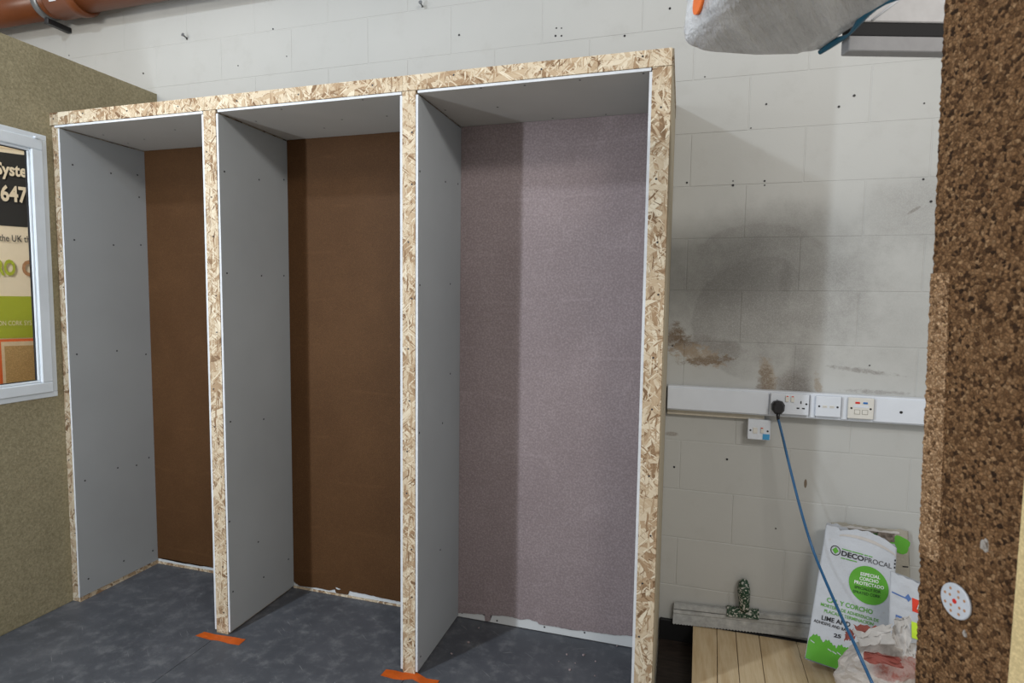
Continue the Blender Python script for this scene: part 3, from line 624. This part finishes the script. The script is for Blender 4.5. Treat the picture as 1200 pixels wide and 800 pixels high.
# --- wide notched trowel leaning on the wall
tw = tag(empty('notched_trowel', (0.38, 0.55, DZ)), 'wide dusty steel notched trowel with a green splashed handle, leaning on the wall', 'trowel')
A = on('y', 0.545, 788, 731); B = on('y', 0.560, 952, 748.6); A2 = on('y', 0.568, 790, 705); B2 = on('y', 0.573, 952, 722.8)
def bl(s, t, o=0.0): 
    p = (A.lerp(B, s)).lerp(A2.lerp(B2, s), t); return p+Vector((0, -o, o*0.2))
bm = bmesh.new(); N_ = 90; lo_ = []; 
for k in range(N_+1):
    s = k/N_; lo_.append((bm.verts.new(bl(s, 0.0 if k % 2 else 0.045)), bm.verts.new(bl(s, 0.55)), bm.verts.new(bl(s, 0.55, -0.002)), bm.verts.new(bl(s, 0.0 if k % 2 else 0.045, -0.0012))))
for k in range(N_):
    a, b = lo_[k], lo_[k+1]
    for j in range(4): bm.faces.new((a[j], b[j], b[(j+1) % 4], a[(j+1) % 4]))
bm.faces.new(lo_[0]); bm.faces.new(list(reversed(lo_[-1]))); bmesh.ops.recalc_face_normals(bm, faces=bm.faces); mesh_obj('blade', bm, STEEL, tw)
def spine(name, t0, t1, o0, s0=0.0, s1=1.0, mat=STEEL):
    bm = bmesh.new(); v = []
    for s in (s0, s1):
        v.append([bm.verts.new(bl(s, t0, 0.001)), bm.verts.new(bl(s, t0+(t1-t0)*0.12, o0)), bm.verts.new(bl(s, t1-(t1-t0)*0.12, o0)), bm.verts.new(bl(s, t1, 0.001)), bm.verts.new(bl(s, t1, -0.004)), bm.verts.new(bl(s, t0, -0.004))])
    for j in range(6): bm.faces.new((v[0][j], v[1][j], v[1][(j+1) % 6], v[0][(j+1) % 6]))
    bm.faces.new(v[0]); bm.faces.new(list(reversed(v[1]))); bmesh.ops.recalc_face_normals(bm, faces=bm.faces); return mesh_obj(name, bm, mat, tw)
spine('stiffening_rib', 0.50, 0.70, 0.005); spine('back_bar', 0.70, 1.0, 0.012); spine('handle_saddle', 0.62, 1.10, 0.020, 0.395, 0.625, SPLAT)
h0 = bl(0.52, 1.0, 0.014); h1 = on('y', 0.560, 871.5, 679.5)
bm = bmesh.new(); dd = h1-h0
hp = [h0+dd*k/8 for k in range(9)]; tube(bm, hp+[h1+dd*0.04], [0.019, 0.021, 0.022, 0.0235, 0.025, 0.026, 0.0255, 0.022, 0.015, 0.004], 14); mesh_obj('handle', bm, SPLAT, tw)

# --- paper sacks
class Sack:
    def __init__(s, BL, BR, TL, TR, bulge=0.014, crease=0.005, seed=0):
        s.c = [Vector(x) for x in (BL, BR, TL, TR)]; s.bu = bulge; s.cr = crease; s.seed = seed
        s.N = ((s.c[1]-s.c[0]).cross(s.c[2]-s.c[0])).normalized()
        if s.N.y > 0: s.N = -s.N
    def base(s, a, t):
        return (s.c[0]*(1-a)+s.c[1]*a)*(1-t)+(s.c[2]*(1-a)+s.c[3]*a)*t
    def F(s, a, t, o=0.0):
        aa = min(max(a, 0), 1); tt = min(max(t, 0), 1)
        b = s.bu*(math.sin(math.pi*aa)**0.6)*(0.55+0.45*math.sin(math.pi*min(1, tt*0.9+0.05)))
        q = Vector((a*3+s.seed, t*5, s.seed*2.3)); b += s.cr*(noise.noise(q*1.3)+0.5*noise.noise(q*2.7))
        return s.base(a, t)+s.N*(b+o)
    def build(s, name, mat, parent, T=0.12, tall=None, top=None, NS=40, NTt=56):
        bm = bmesh.new(); rows = []
        for j in range(NTt+1):
            t = j/NTt; rw = []
            for k in range(NS+1):
                a = k/NS; tt = t*(top(a) if top else 1.0); p = s.F(a, tt)
                if t < 0.06: p = p-s.N*(0.02*(1-t/0.06)**2)
                rw.append(bm.verts.new(p))
            for k in range(NS-1, 0, -1):
                a = k/NS; tt = t*(tall(a) if tall else 1.0)
                th = T*(math.sin(math.pi*a)**0.55)*(1-0.72*t**1.5)*(min(1, t/0.05)**0.5 if t < 0.05 else 1)+0.004
                th += 0.006*noise.noise(Vector((a*4, t*6, 9.1+s.seed)))
                rw.append(bm.verts.new(s.base(a, tt)-s.N*th))
            rows.append(rw)
        n = len(rows[0])
        for j in range(NTt):
            for k in range(n): 
                f = bm.faces.new((rows[j][k], rows[j][(k+1) % n], rows[j+1][(k+1) % n], rows[j+1][k])); f.smooth = True
        bm.faces.new(list(reversed(rows[0]))); bmesh.ops.recalc_face_normals(bm, faces=[f for f in bm.faces])
        return mesh_obj(name, bm, mat, parent)
    def patch(s, name, fn, nu, nv, mat, parent, o=0.0012):
        bm = bmesh.new(); g_ = [[bm.verts.new(s.F(*fn(i/nu, j/nv), o)) for i in range(nu+1)] for j in range(nv+1)]
        for j in range(nv):
            for i in range(nu):
                try: bm.faces.new((g_[j][i], g_[j][i+1], g_[j+1][i+1], g_[j+1][i]))
                except ValueError: pass
        bmesh.ops.remove_doubles(bm, verts=bm.verts, dist=1e-6); return mesh_obj(name, bm, mat, parent)
    def line(s, name, txt, L, R, h, mat, parent, bold=0.0, o=0.0018):
        return text(name, txt, lambda x, y: s.F(L[0]+(R[0]-L[0])*x, L[1]+(R[1]-L[1])*x+h*y, o), mat, parent, bold)

# rear sack of the pair
S2 = Sack(on('y', .535, 965, 758), on('y', .535, 1070, 762), on('y', .566, 974, 612), on('y', .566, 1064.5, 623), 0.006, 0.003, 4)
e = tag(empty('mortar_sack', (0.83, 0.55, DZ)), 'dirty torn paper sack with a green patch, standing behind the printed lime sack', 'sack')
S2.build('paper_body', SACK_DIRTY, e, 0.012, None, lambda a: 1.0+0.012*math.sin(a*9)+0.02*noise.noise(Vector((a*14, 1, 2))))
S2.patch('green_patch', lambda x, y: (0.885+0.125*math.cos(2*math.pi*x)*y*(1+0.12*math.sin(5*2*math.pi*x)), 0.885+0.075*math.sin(2*math.pi*x)*y*(1+0.10*math.sin(4*2*math.pi*x))), 20, 5, P_GREEN, e)
S2.patch('torn_opening', lambda x, y: (0.10+0.72*x, 0.90+0.075*y+0.02*noise.noise(Vector((x*8, y*2, 3)))), 30, 3, MORTAR, e, 0.002)
S2.patch('torn_shred', lambda x, y: (0.30+0.30*x, 0.945+0.018*y+0.02*noise.noise(Vector((x*7, y*2, 8)))), 14, 2, P_DKGREEN, e, 0.004)
S2.patch('small_print', lambda x, y: (0.91+0.07*x, 0.70+0.010*y), 3, 1, P_BLACK, e, 0.002)
S2.patch('rim_paper', lambda x, y: (0.02+0.86*x, 0.975+0.03*y*(0.6+0.8*noise.noise(Vector((x*9, 3, 1))))), 26, 3, SACK2, e, 0.004)

# printed lime sack
S1 = Sack(on('y', .36, 943, 772), on('y', .33, 1042, 806), on('y', .50, 968, 616), on('y', .49, 1051, 642), 0.016, 0.0035, 0)
e = tag(empty('lime_sack', (0.75, 0.42, DZ)), 'white and green printed 25 kg lime and cork mortar sack, open at the top', 'sack')
topf = lambda a: 1.0+0.055*math.sin(math.pi*min(1, max(0, (a-0.2)/0.8)))*(1 if a > 0.2 else 0)+(0.012 if a < .18 else 0)+0.008*noise.noise(Vector((a*11, 0, 4)))
S1.build('paper_body', SACK, e, 0.125, lambda a: 1.03+0.03*noise.noise(Vector((a*9, 2, 7))), topf)
# mortar left in the open mouth
bm = bmesh.new(); G_ = []
for j in range(7):
    rw = []
    for i in range(25):
        a = 0.06+0.88*i/24; b = j/6; q = S1.base(a, 0.985)-S1.N*(-0.004+0.036*b)*(math.sin(math.pi*a)**0.5); rw.append(bm.verts.new(q+Vector((0, 0, 0.012*noise.noise(Vector((a*14, b*3, 1)))+0.008*b))))
    G_.append(rw)
for j in range(6):
    for i in range(24): bm.faces.new((G_[j][i], G_[j][i+1], G_[j+1][i+1], G_[j+1][i]))
mesh_obj('mortar_fill', bm, MORTAR, e)
S1.patch('folded_rim', lambda x, y: (0.20+0.79*x, 0.955+0.035*math.sin(math.pi*x)**0.7-0.02*x+y*(0.012+0.012*math.sin(math.pi*x))), 26, 4, SACK2, e, 0.0015)
# print
asp = 0.52/0.27
def ringp(cx, cy, r0, r1, x, y): r = r0+(r1-r0)*y; an = 2*math.pi*x; return (cx+r*math.cos(an), cy+r*math.sin(an)/asp)
S1.patch('logo_ring', lambda x, y: ringp(0.173, 0.843, 0.058, 0.070, x, y), 28, 1, P_BLACK, e, 0.0016)
S1.patch('logo_diamond', lambda x, y: (0.173+0.045*(x-y), 0.843+0.026*(x+y-1)), 3, 3, P_GREEN, e, 0.0016)
S1.patch('green_disc', lambda x, y: ringp(0.657, 0.668, 0.0, 0.262, x, y), 48, 8, P_GREEN, e, 0.0014)
LN = [('DECO', (0.256, 0.821), (0.560, 0.829), 0.036, P_BLACK, 0.03), ('PROCAL', (0.570, 0.829), (0.941, 0.838), 0.036, P_GREY, 0.006),
      ('ESPECIAL', (0.536, 0.722), (0.795, 0.737), 0.0235, P_WHITE, 0.025), ('CORCHO', (0.530, 0.688), (0.780, 0.702), 0.0235, P_WHITE, 0.025), ('PROTECTADO', (0.466, 0.651), (0.856, 0.671), 0.0235, P_WHITE, 0.025),
      ('SPECIALLY FOR', (0.474, 0.617), (0.818, 0.636), 0.020, P_DKGREEN, 0.02), ('SPRAYED CORK', (0.460, 0.582), (0.820, 0.603), 0.020, P_DKGREEN, 0.02),
      ('CAL Y CORCHO', (0.152, 0.456), (0.733, 0.472), 0.033, P_GREENT, 0.02), ('MORTERO DE ADHERENCIA DE', (0.085, 0.415), (0.815, 0.428), 0.023, P_GREENT, 0.01), ('PLACAS Y TERMINACION', (0.139, 0.377), (0.755, 0.394), 0.023, P_GREENT, 0.01),
      ('LIME AND', (0.121, 0.318), (0.475, 0.334), 0.032, P_BLACK, 0.02), ('ADHESIVE AND BA', (0.032, 0.284), (0.431, 0.294), 0.021, P_BLACK, 0.01), ('25', (0.295, 0.226), (0.383, 0.232), 0.026, P_BLACK, 0.03)]
for tx, L, R, h, m, bo in LN: S1.line('lettering', tx, L, R, h, m, e, bo, 0.0022)
def bars(S, name, segs, h, mat, e):                              # print too small to read: short strokes
    for a0, a1, t0, t1 in segs: S.patch(name, lambda x, y: (a0+(a1-a0)*x, t0+(t1-t0)*x+h*y), 4, 1, mat, e, 0.0022)
bars(S1, 'small_print', [(0.256, 0.385, 0.867, 0.869), (0.395, 0.545, 0.8695, 0.873), (0.56, 0.61, 0.873, 0.8745), (0.62, 0.67, 0.875, 0.876), (0.256, 0.315, 0.799, 0.801), (0.325, 0.47, 0.8015, 0.806)], 0.007, P_GREENT, e)
bars(S1, 'side_print', [(0.972, 0.992, 0.845, 0.847), (0.972, 0.992, 0.872, 0.874), (0.975, 0.992, 0.898, 0.9)], 0.014, P_BLACK, e)
def skyline(x):
    h = 0.130
    for cx, r, hh in ((0.09, 0.085, 0.066), (0.235, 0.07, 0.055), (0.30, 0.05, 0.035), (0.40, 0.06, 0.052), (0.47, 0.05, 0.05), (0.62, 0.09, 0.06), (0.8, 0.07, 0.05), (0.92, 0.06, 0.06)):
        d = abs(x-cx)/r
        if d < 1: h = max(h, 0.135+hh*math.sqrt(1-d*d)+0.006*math.sin(x*160))
    return h
S1.patch('green_base_print', lambda x, y: (0.004+0.992*x, 0.012+(skyline(x)-0.012)*y), 110, 8, P_GREEN, e, 0.0014)
for cx, cz in ((0.055, 0.143), (0.27, 0.125), (0.33, 0.118), (0.385, 0.122)): S1.patch('tree_gap', lambda x, y: (cx+0.05*(x-0.5), cz+0.007*(y-0.5)+0.01*(0.5-x)), 4, 1, SACK, e, 0.0022)

# plain white sack behind the crumpled one
S3 = Sack(on('y', .24, 1040, 775), on('y', .20, 1125, 800), on('y', .30, 1043.5, 669), on('y', .28, 1112, 697), 0.014, 0.004, 8)
e = tag(empty('white_sack', (0.93, 0.26, DZ)), 'white paper sack with blue lettering and a red logo beside the cork panel', 'sack')
S3.build('paper_body', SACK, e, 0.09, None, lambda a: 1+0.02*noise.noise(Vector((a*12, 5, 5))))
S3.patch('red_logo', lambda x, y: (0.36+0.5*x, 0.655+0.15*y), 8, 4, P_RED, e)
S3.patch('logo_mark', lambda x, y: (0.43+0.05*x+0.03*y, 0.70+0.06*y), 2, 3, P_WHITE, e, 0.003)
S3.patch('blue_lettering', lambda x, y: (0.03+0.27*x, 0.772+0.016*y-0.01*x), 12, 1, P_BLUE, e)
S3.patch('blue_emblem', lambda x, y: (0.30+0.05*(x-y), 0.785+0.045*(x+y-1)), 2, 2, P_BLUE, e)
S3.patch('blue_square', lambda x, y: (0.10+0.10*x, 0.49+0.06*y), 2, 2, P_BLUE, e)
S3.patch('lime_tag', lambda x, y: (0.34+0.30*x, 0.36+0.18*y), 3, 3, P_LIME, e, 0.004)

# crumpled torn bag in front
e = tag(empty('crumpled_bag', (0.80, 0.10, DZ)), 'crumpled torn white and red paper bag in front of the lime sack', 'bag')
bm = bmesh.new(); R_, C_ = 22, 44; rows = []
cx, cy = 0.795, 0.10
for j in range(R_+1):
    t = j/R_; rw = []
    prof = (0.128+0.012*math.sin(t*2.6))*(1-0.25*t**3) if t < 0.86 else 0.128*(0.83-(t-0.86)*3.6)
    for k in range(C_):
        an = 2*math.pi*k/C_; q = Vector((math.cos(an)*1.3, math.sin(an)*1.3, t*3.2))
        rid = abs(noise.noise(q*1.5+Vector((3, 1, 0))))*0.9+abs(noise.noise(q*2.6))*0.45
        rad = prof*(1+0.30*(rid-0.35)); 
        z = DZ+0.305*t+0.03*noise.noise(Vector((math.cos(an)*1.2, math.sin(an)*1.2, 5)))*t
        rw.append(bm.verts.new((cx+rad*math.cos(an)*1.02, cy+rad*math.sin(an)*0.72, z)))
    rows.append(rw)
for j in range(R_):
    for k in range(C_): bm.faces.new((rows[j][k], rows[j][(k+1) % C_], rows[j+1][(k+1) % C_], rows[j+1][k]))
bm.faces.new(rows[-1]); bm.faces.new(list(reversed(rows[0]))); mesh_obj('paper_body', bm, CRUMPLE, e)
def flap(pix, mat, thick=0.0015, fold=0.03, seed=0):
    a, b, c, d = [on('y', y, u, v) for u, v, y in pix]; bm = bmesh.new(); n = 7; G_ = []
    for j in range(n+1):
        rw = []
        for i in range(n+1):
            s, t = i/n, j/n; p = (a*(1-s)+b*s)*(1-t)+(d*(1-s)+c*s)*t
            q = Vector((s*2.4+seed, t*2.4, seed)); f = abs(noise.noise(q*1.4))*fold*1.6+fold*0.5*abs(noise.noise(q*3.2))
            jag = 0.012*noise.noise(Vector((s*9, t*9, seed+3)))*(1 if j in (0, n) or i in (0, n) else 0)
            rw.append(bm.verts.new(p+Vector((jag, -f, jag))))
        G_.append(rw)
    for j in range(n):
        for i in range(n): bm.faces.new((G_[j][i], G_[j][i+1], G_[j+1][i+1], G_[j+1][i]))
    bmesh.ops.recalc_face_normals(bm, faces=bm.faces); r = bmesh.ops.extrude_face_region(bm, geom=bm.faces[:]); bmesh.ops.translate(bm, vec=(0, thick, 0), verts=[v for v in r['geom'] if isinstance(v, bmesh.types.BMVert)]); bmesh.ops.recalc_face_normals(bm, faces=bm.faces)
    return mesh_obj('paper_flap', bm, mat, e)
flap([(998, 737, .08), (1044, 727, .06), (1042, 750, .00), (1008, 754, .02)], SACK2, seed=1, fold=0.035)
flap([(1000, 731, .12), (1028, 732, .10), (1026, 745, .06), (1008, 745, .06)], PAPER_RED, seed=5, fold=0.02)
flap([(1046, 720, .10), (1064, 717, .08), (1062, 757, .00), (1042, 752, .02)], SACK2, seed=2, fold=0.04)
flap([(1058, 750, .02), (1074, 752, .02), (1070, 768, -.02), (1056, 765, -.02)], SACK2, seed=3, fold=0.02)
flap([(990, 738, .10), (1000, 734, .10), (1000, 746, .05), (988, 749, .05)], PAPER_RED, seed=7, fold=0.02)
flap([(1012, 760, .00), (1052, 768, -.02), (1058, 783, -.04), (1012, 772, -.02)], PAPER_RED, seed=9, fold=0.015)

# --- cork panel close to the camera
TH = math.radians(21.5); dv = Vector((-math.sin(TH), math.cos(TH), 0)); nv = Vector((-math.cos(TH), -math.sin(TH), 0)); PO = CAM+ray(1122, 704)*1.02
def cp(s, z, o=0.0): q = PO+dv*s+nv*o; return Vector((q.x, q.y, z))
def far(z): return 0.079+(z-0.808)*0.0295
ck = tag(empty('cork_panel', cp(-0.3, 0)), 'thick dark brown cork insulation panel standing upright at the right edge', 'panel')
def cork_sheet(name, svals, z0, z1, dz, mat, o=0.0, amp=0.004, thick=0.06, sc=150, rag=0.003):
    bm = bmesh.new(); nz = int((z1-z0)/dz); G_ = []
    for j in range(nz+1):
        z = z0+(z1-z0)*j/nz; rw = []
        for k, s in enumerate(svals):
            ss = s(z) if callable(s) else s; p = cp(ss, z, o); h = amp*(0.45-noise.voronoi(p*sc)[0][0])
            if k == len(svals)-1: ss += rag*noise.noise(Vector((z*70, 3, 1)))+rag*noise.noise(Vector((z*190, 3, 1)))
            rw.append(bm.verts.new(cp(ss, z, o+h)))
        rw.append(bm.verts.new(cp((svals[-1](z) if callable(svals[-1]) else svals[-1])+rag*noise.noise(Vector((z*80, 9, 1))), z, o-thick)))
        G_.append(rw)
    for j in range(nz):
        for i in range(len(G_[0])-1): bm.faces.new((G_[j][i], G_[j][i+1], G_[j+1][i+1], G_[j+1][i]))
    b0 = bm.verts.new(cp(svals[0] if not callable(svals[0]) else svals[0](z0), z0, o-thick)); b1 = bm.verts.new(cp(svals[0] if not callable(svals[0]) else svals[0](z1), z1, o-thick))
    bm.faces.new((G_[0][-1], b0, b1, G_[-1][-1])) if False else None
    bm.faces.new([b0]+[r[-1] for r in G_]+[b1]); bm.faces.new(G_[0]+[b0]); bm.faces.new([b1]+list(reversed(G_[-1]))); bm.faces.new([r[0] for r in reversed(G_)]+[b0, b1][0:2])
    bmesh.ops.recalc_face_normals(bm, faces=bm.faces); return mesh_obj(name, bm, mat, ck)
sv = [-0.9, -0.5, -0.3, -0.2]+[-0.16+0.0045*k for k in range(49)]
cork_sheet('cork_board', sv+[lambda z: far(z)-0.012, lambda z: far(z)-0.006, lambda z: far(z)-0.002, far], 0.0, 2.75, 0.0055, CORK)
st = cork_sheet('lit_cork_strip', [(lambda z, k=k: (0.0615-(1.595-z)*0.038)+(far(z)+0.001-(0.0615-(1.595-z)*0.038))*k/12) for k in range(13)], 1.065, 1.596, 0.0045, CORK_LIT, 0.0035, 0.003, 0.012, 200, 0.003)
st['label'] = 'cork strip coloured paler for the light on it'
# cream rendered layer
bm = bmesh.new(); cs_ = [cp(-0.112, 0, 0.012), cp(-0.88, 0, 0.012), cp(-0.88, 0, 0.002), cp(-0.112, 0, 0.002)]
lo = [bm.verts.new(v) for v in cs_]; hi = [bm.verts.new(v+Vector((0, 0, 2.74))) for v in cs_]; bm.faces.new(lo); bm.faces.new(list(reversed(hi)))
for j in range(4): bm.faces.new((lo[j], lo[(j+1) % 4], hi[(j+1) % 4], hi[j]))
bmesh.ops.recalc_face_normals(bm, faces=bm.faces); mesh_obj('cream_render_layer', bm, CREAM_RENDER, ck)
# round fixing washer with holes
pw = onp(1122, 704, PO, nv); zc0 = pw.z
bm = bmesh.new(); tube(bm, [cp(0, zc0, 0.001), cp(0, zc0, 0.0045), cp(0, zc0, 0.0055)], [0.0305, 0.0305, 0.0285], 40); wz = mesh_obj('fixing_washer', bm, WASHER, ck)
for k in range(12):
    rr = 0.0215 if k < 8 else 0.0125; an = k*math.pi/4+0.3 if k < 8 else k*math.pi/2+0.6
    bm = bmesh.new(); disc(bm, cp(rr*math.cos(an), zc0+rr*math.sin(an), 0.0052), nv, 0.0026, 0.0006, 10); mesh_obj('washer_hole', bm, BAN_BROWN, wz)
bm = bmesh.new(); disc(bm, cp(0, zc0, 0.0052), nv, 0.0042, 0.0012, 12); mesh_obj('pin_head', bm, RED, wz)
for u, v, r in ((1155, 638, 0.010), (1131, 742, 0.006)):
    q = onp(u, v, PO, nv); bm = bmesh.new(); bmesh.ops.create_icosphere(bm, subdivisions=3, radius=r)
    for vt in bm.verts: vt.co *= 1+0.6*noise.noise(vt.co*160)
    bmesh.ops.scale(bm, vec=(0.6, 0.6, 1), verts=bm.verts); bmesh.ops.translate(bm, vec=q, verts=bm.verts); mesh_obj('plaster_dab', bm, plain('grey_dab', (0.36, 0.33, 0.30), 0.8), ck)

# --- overhead shelf and wrapped package
ang = math.radians(19.5); KS = 0.66; M0 = Matrix.Translation(CAM+(Vector((0.074, 0.226, 2.46))-CAM)*KS) @ Matrix.Rotation(ang, 4, 'Z')
pk = tag(empty('wrapped_package', M0 @ Vector((0.17, -0.2, 0))), 'package wrapped in clear polythene overhead above the booth corner', 'package')
bm = bmesh.new(); LX, LY, LZ = 0.53*KS, 0.34, 0.20; rows = []; NJ, NK = 60, 72
for j in range(NJ+1):
    y = -LY*j/NJ; rw = []
    for k in range(NK):
        an = 2*math.pi*k/NK; c, s = math.cos(an), math.sin(an)
        ex = 0.22; x = LX/2*(abs(c)**ex)*(1 if c > 0 else -1); z = LZ/2*(abs(s)**ex)*(1 if s > 0 else -1)
        if j == 0: x *= 0.97; z = z*0.90
        q = Vector((x*5, y*1.3, z*5)); w = 0.022*noise.noise(q*2.2)+0.014*abs(noise.noise(Vector((x*26+y*6, y*4, z*26))))
        sag = -0.012*max(0, -s)*math.sin(math.pi*min(1, max(0, (x+LX/2)/LX)))*(0.5+0.5*math.sin(y*7+1))
        rw.append(bm.verts.new(M0 @ Vector((LX/2+x*(1+w*3), y+(0.0 if j else 0.0), LZ/2+z*(1+w*3)+sag+0.004))))
    rows.append(rw)
for j in range(NJ):
    for k in range(NK): f = bm.faces.new((rows[j][k], rows[j][(k+1) % NK], rows[j+1][(k+1) % NK], rows[j+1][k])); f.smooth = True
bm.faces.new(rows[0]); bm.faces.new(list(reversed(rows[-1]))); bmesh.ops.recalc_face_normals(bm, faces=bm.faces); mesh_obj('polythene_wrap', bm, FILM, pk)
bm = bmesh.new(); tube(bm, [M0 @ Vector((LX-0.012+0.010*math.sin(k*0.55), 0.002-LY*k/16, 0.006+0.006*math.sin(k*0.8))) for k in range(17)], [0.006+0.003*math.sin(k*0.9) for k in range(17)], 8); mesh_obj('blue_tape', bm, BTAPE, pk)
bm = bmesh.new(); tube(bm, [M0 @ Vector((-0.004, -0.10, 0.062)), M0 @ Vector((-0.012, -0.10, 0.062))], 0.026, 24); mesh_obj('orange_sticker', bm, ORANGE_ST, pk)
M1 = Matrix.Translation(CAM+(Vector((0.63, 0.305, 2.43))-CAM)*KS) @ Matrix.Rotation(ang-0.05, 4, 'Z') @ Matrix.Scale(KS, 4)
sh = tag(empty('overhead_shelf', M1 @ Vector((0.3, 0, 0))), 'grey overhead shelf edge with a black shaded gap between the package and the cork panel', 'shelf')
boxo('lower_rail', (0.0, 0, 0), (0.75, 0.05, 0.052), SHELF_G, sh, 0.002, M1); boxo('shadow_gap', (0.0, 0.004, 0.0525), (0.75, 0.05, 0.100), SHELF_SHADE, sh, 0.002, M1)  # the black box draws the shade in the gap above the rail
boxo('upper_board', (0.0, 0.0, 0.1005), (0.75, 0.016, 0.36), SHELF_W, sh, 0.002, M1)
bm = bmesh.new(); tube(bm, [M1 @ Vector((0.075, -0.002, 0.103)), M1 @ Vector((0.20, -0.002, 0.20))], 0.0025, 8); mesh_obj('strap', bm, GYPSUM, sh)
boxo('red_label', (0.02, -0.003, 0.145), (0.05, 0.0, 0.19), RED, sh, 0.0005, M1)

# --- drain pipe along the top of the wall
PR = 0.085; py = WY-0.115
pb = on('y', py, 0, 29).z; pz = pb+PR-0.012
pp = tag(empty('drain_pipe', (-3.0, py, pz)), 'terracotta plastic drain pipe running high along the wall', 'pipe')
bm = bmesh.new(); tube(bm, [(-4.85, py, pz), (-3.22, py, pz+0.004)], PR, 40); tube(bm, [(-3.20, py, pz+0.004), (2.2, py, pz+0.012)], PR, 40); mesh_obj('pipe_run', bm, PIPE, pp)
bm = bmesh.new(); tube(bm, [(-3.36, py, pz), (-3.345, py, pz), (-3.20, py, pz), (-3.19, py, pz), (-3.15, py, pz), (-3.14, py, pz)], [PR+0.004, PR+0.010, PR+0.010, PR+0.016, PR+0.016, PR+0.003], 40); mesh_obj('coupler', bm, PIPE, pp)
bm = bmesh.new(); tube(bm, [(-3.44, py, pz), (-3.40, py, pz)], PR+0.005, 40); cl = mesh_obj('pipe_clip', bm, GALV, pp)
boxo('clip_lug', (-3.435, py-0.02, pz-PR-0.035), (-3.405, WY-0.002, pz-PR-0.004), BLACK_RUB, cl, 0.003)
bm = bmesh.new(); 
for j in range(2):
    for i in range(6): pass
q = [bm.verts.new((x, py-math.cos(a)*(PR+0.0115), pz-math.sin(a)*(PR+0.0115))) for x, a in ((-3.30, .30), (-3.25, .30), (-3.25, .52), (-3.30, .52))]; bm.faces.new(q); r = bmesh.ops.extrude_face_region(bm, geom=bm.faces[:]); bmesh.ops.translate(bm, vec=(0, 0.001, 0.001), verts=[v for v in r['geom'] if isinstance(v, bmesh.types.BMVert)]); mesh_obj('pipe_label', bm, PLASTIC_W, pp)

# --- banner standing behind the window
bc = CAM+ray(15, 300)*3.25; bn = (CAM-bc); bn.z = 0; bn.normalize(); br = Vector((-bn.y, bn.x, 0))
ban = tag(empty('banner_stand', (bc.x, bc.y, 0)), 'printed pull up banner standing behind the window glass', 'banner')
def bz(v): return onp(15, v, bc, bn).z
def bpan(name, a0, a1, za, zb, mat, o=0.0):
    bm = bmesh.new(); c = []
    for a, z in ((a0, za), (a1, za), (a1, zb), (a0, zb)):
        q = bc+br*a; c.append((Vector((q.x, q.y, z))+bn*o, Vector((q.x, q.y, z))+bn*(o-0.002)))
    f = [bm.verts.new(x[0]) for x in c]; b = [bm.verts.new(x[1]) for x in c]; bm.faces.new(f); bm.faces.new(list(reversed(b)))
    for j in range(4): bm.faces.new((f[j], b[j], b[(j+1) % 4], f[(j+1) % 4]))
    bmesh.ops.recalc_face_normals(bm, faces=bm.faces); return mesh_obj(name, bm, mat, ban)
A0, A1 = -0.62, 0.16
bpan('banner_sheet', A0, A1, 0.12, bz(120), BAN_CREAM); bpan('top_strip', A0, A1, bz(175.5), bz(172), BAN_TAN, 0.003); bpan('black_area', A0, A1, bz(265), bz(180), BAN_BLACK, 0.003)
bpan('green_area', A0, A1, bz(396), bz(347), BAN_LIME, 0.003); bpan('red_border', A0, A1, 0.5, bz(397), BAN_RED, 0.003); bpan('inner_border', onp(1, 400, bc, bn).dot(br)-bc.dot(br), A1, 0.52, bz(400), BAN_TAN, 0.006); bpan('cork_sample', onp(5, 405, bc, bn).dot(br)-bc.dot(br), A1, 0.55, bz(405), BAN_CORK, 0.009)
boxo('foot', (bc.x-0.25, bc.y-0.42, 0.0), (bc.x+0.05, bc.y-0.02, 0.11), GALV, ban, 0.01)
def btext(s, u0, u1, v, h, mat, bold=0.02):
    a0 = (onp(u0, v, bc, bn)-bc).dot(br); a1 = (onp(u1, v, bc, bn)-bc).dot(br); z0 = bz(v); hz = bz(v-h)-z0
    text('lettering', s, lambda x, y: (lambda q: Vector((q.x, q.y, z0+hz*y))+bn*0.012)(bc+br*(a0+(a1-a0)*x)), mat, ban, bold)
btext('Syste', -5, 31.5, 206, 14, BAN_CREAM, 0.03); btext('647', 1, 32.5, 236, 17.5, BAN_CREAM, 0.03)
btext('the UK th', -1, 35, 283, 7.5, BAN_BLACK, 0.01); btext('RO', -5, 18.5, 322, 17, BAN_LIME, 0.04); btext('C', 26, 40, 322, 17, BAN_BROWN, 0.04); btext('ON CORK SYS', -2, 37, 381, 5.5, BAN_CREAM, 0.0)
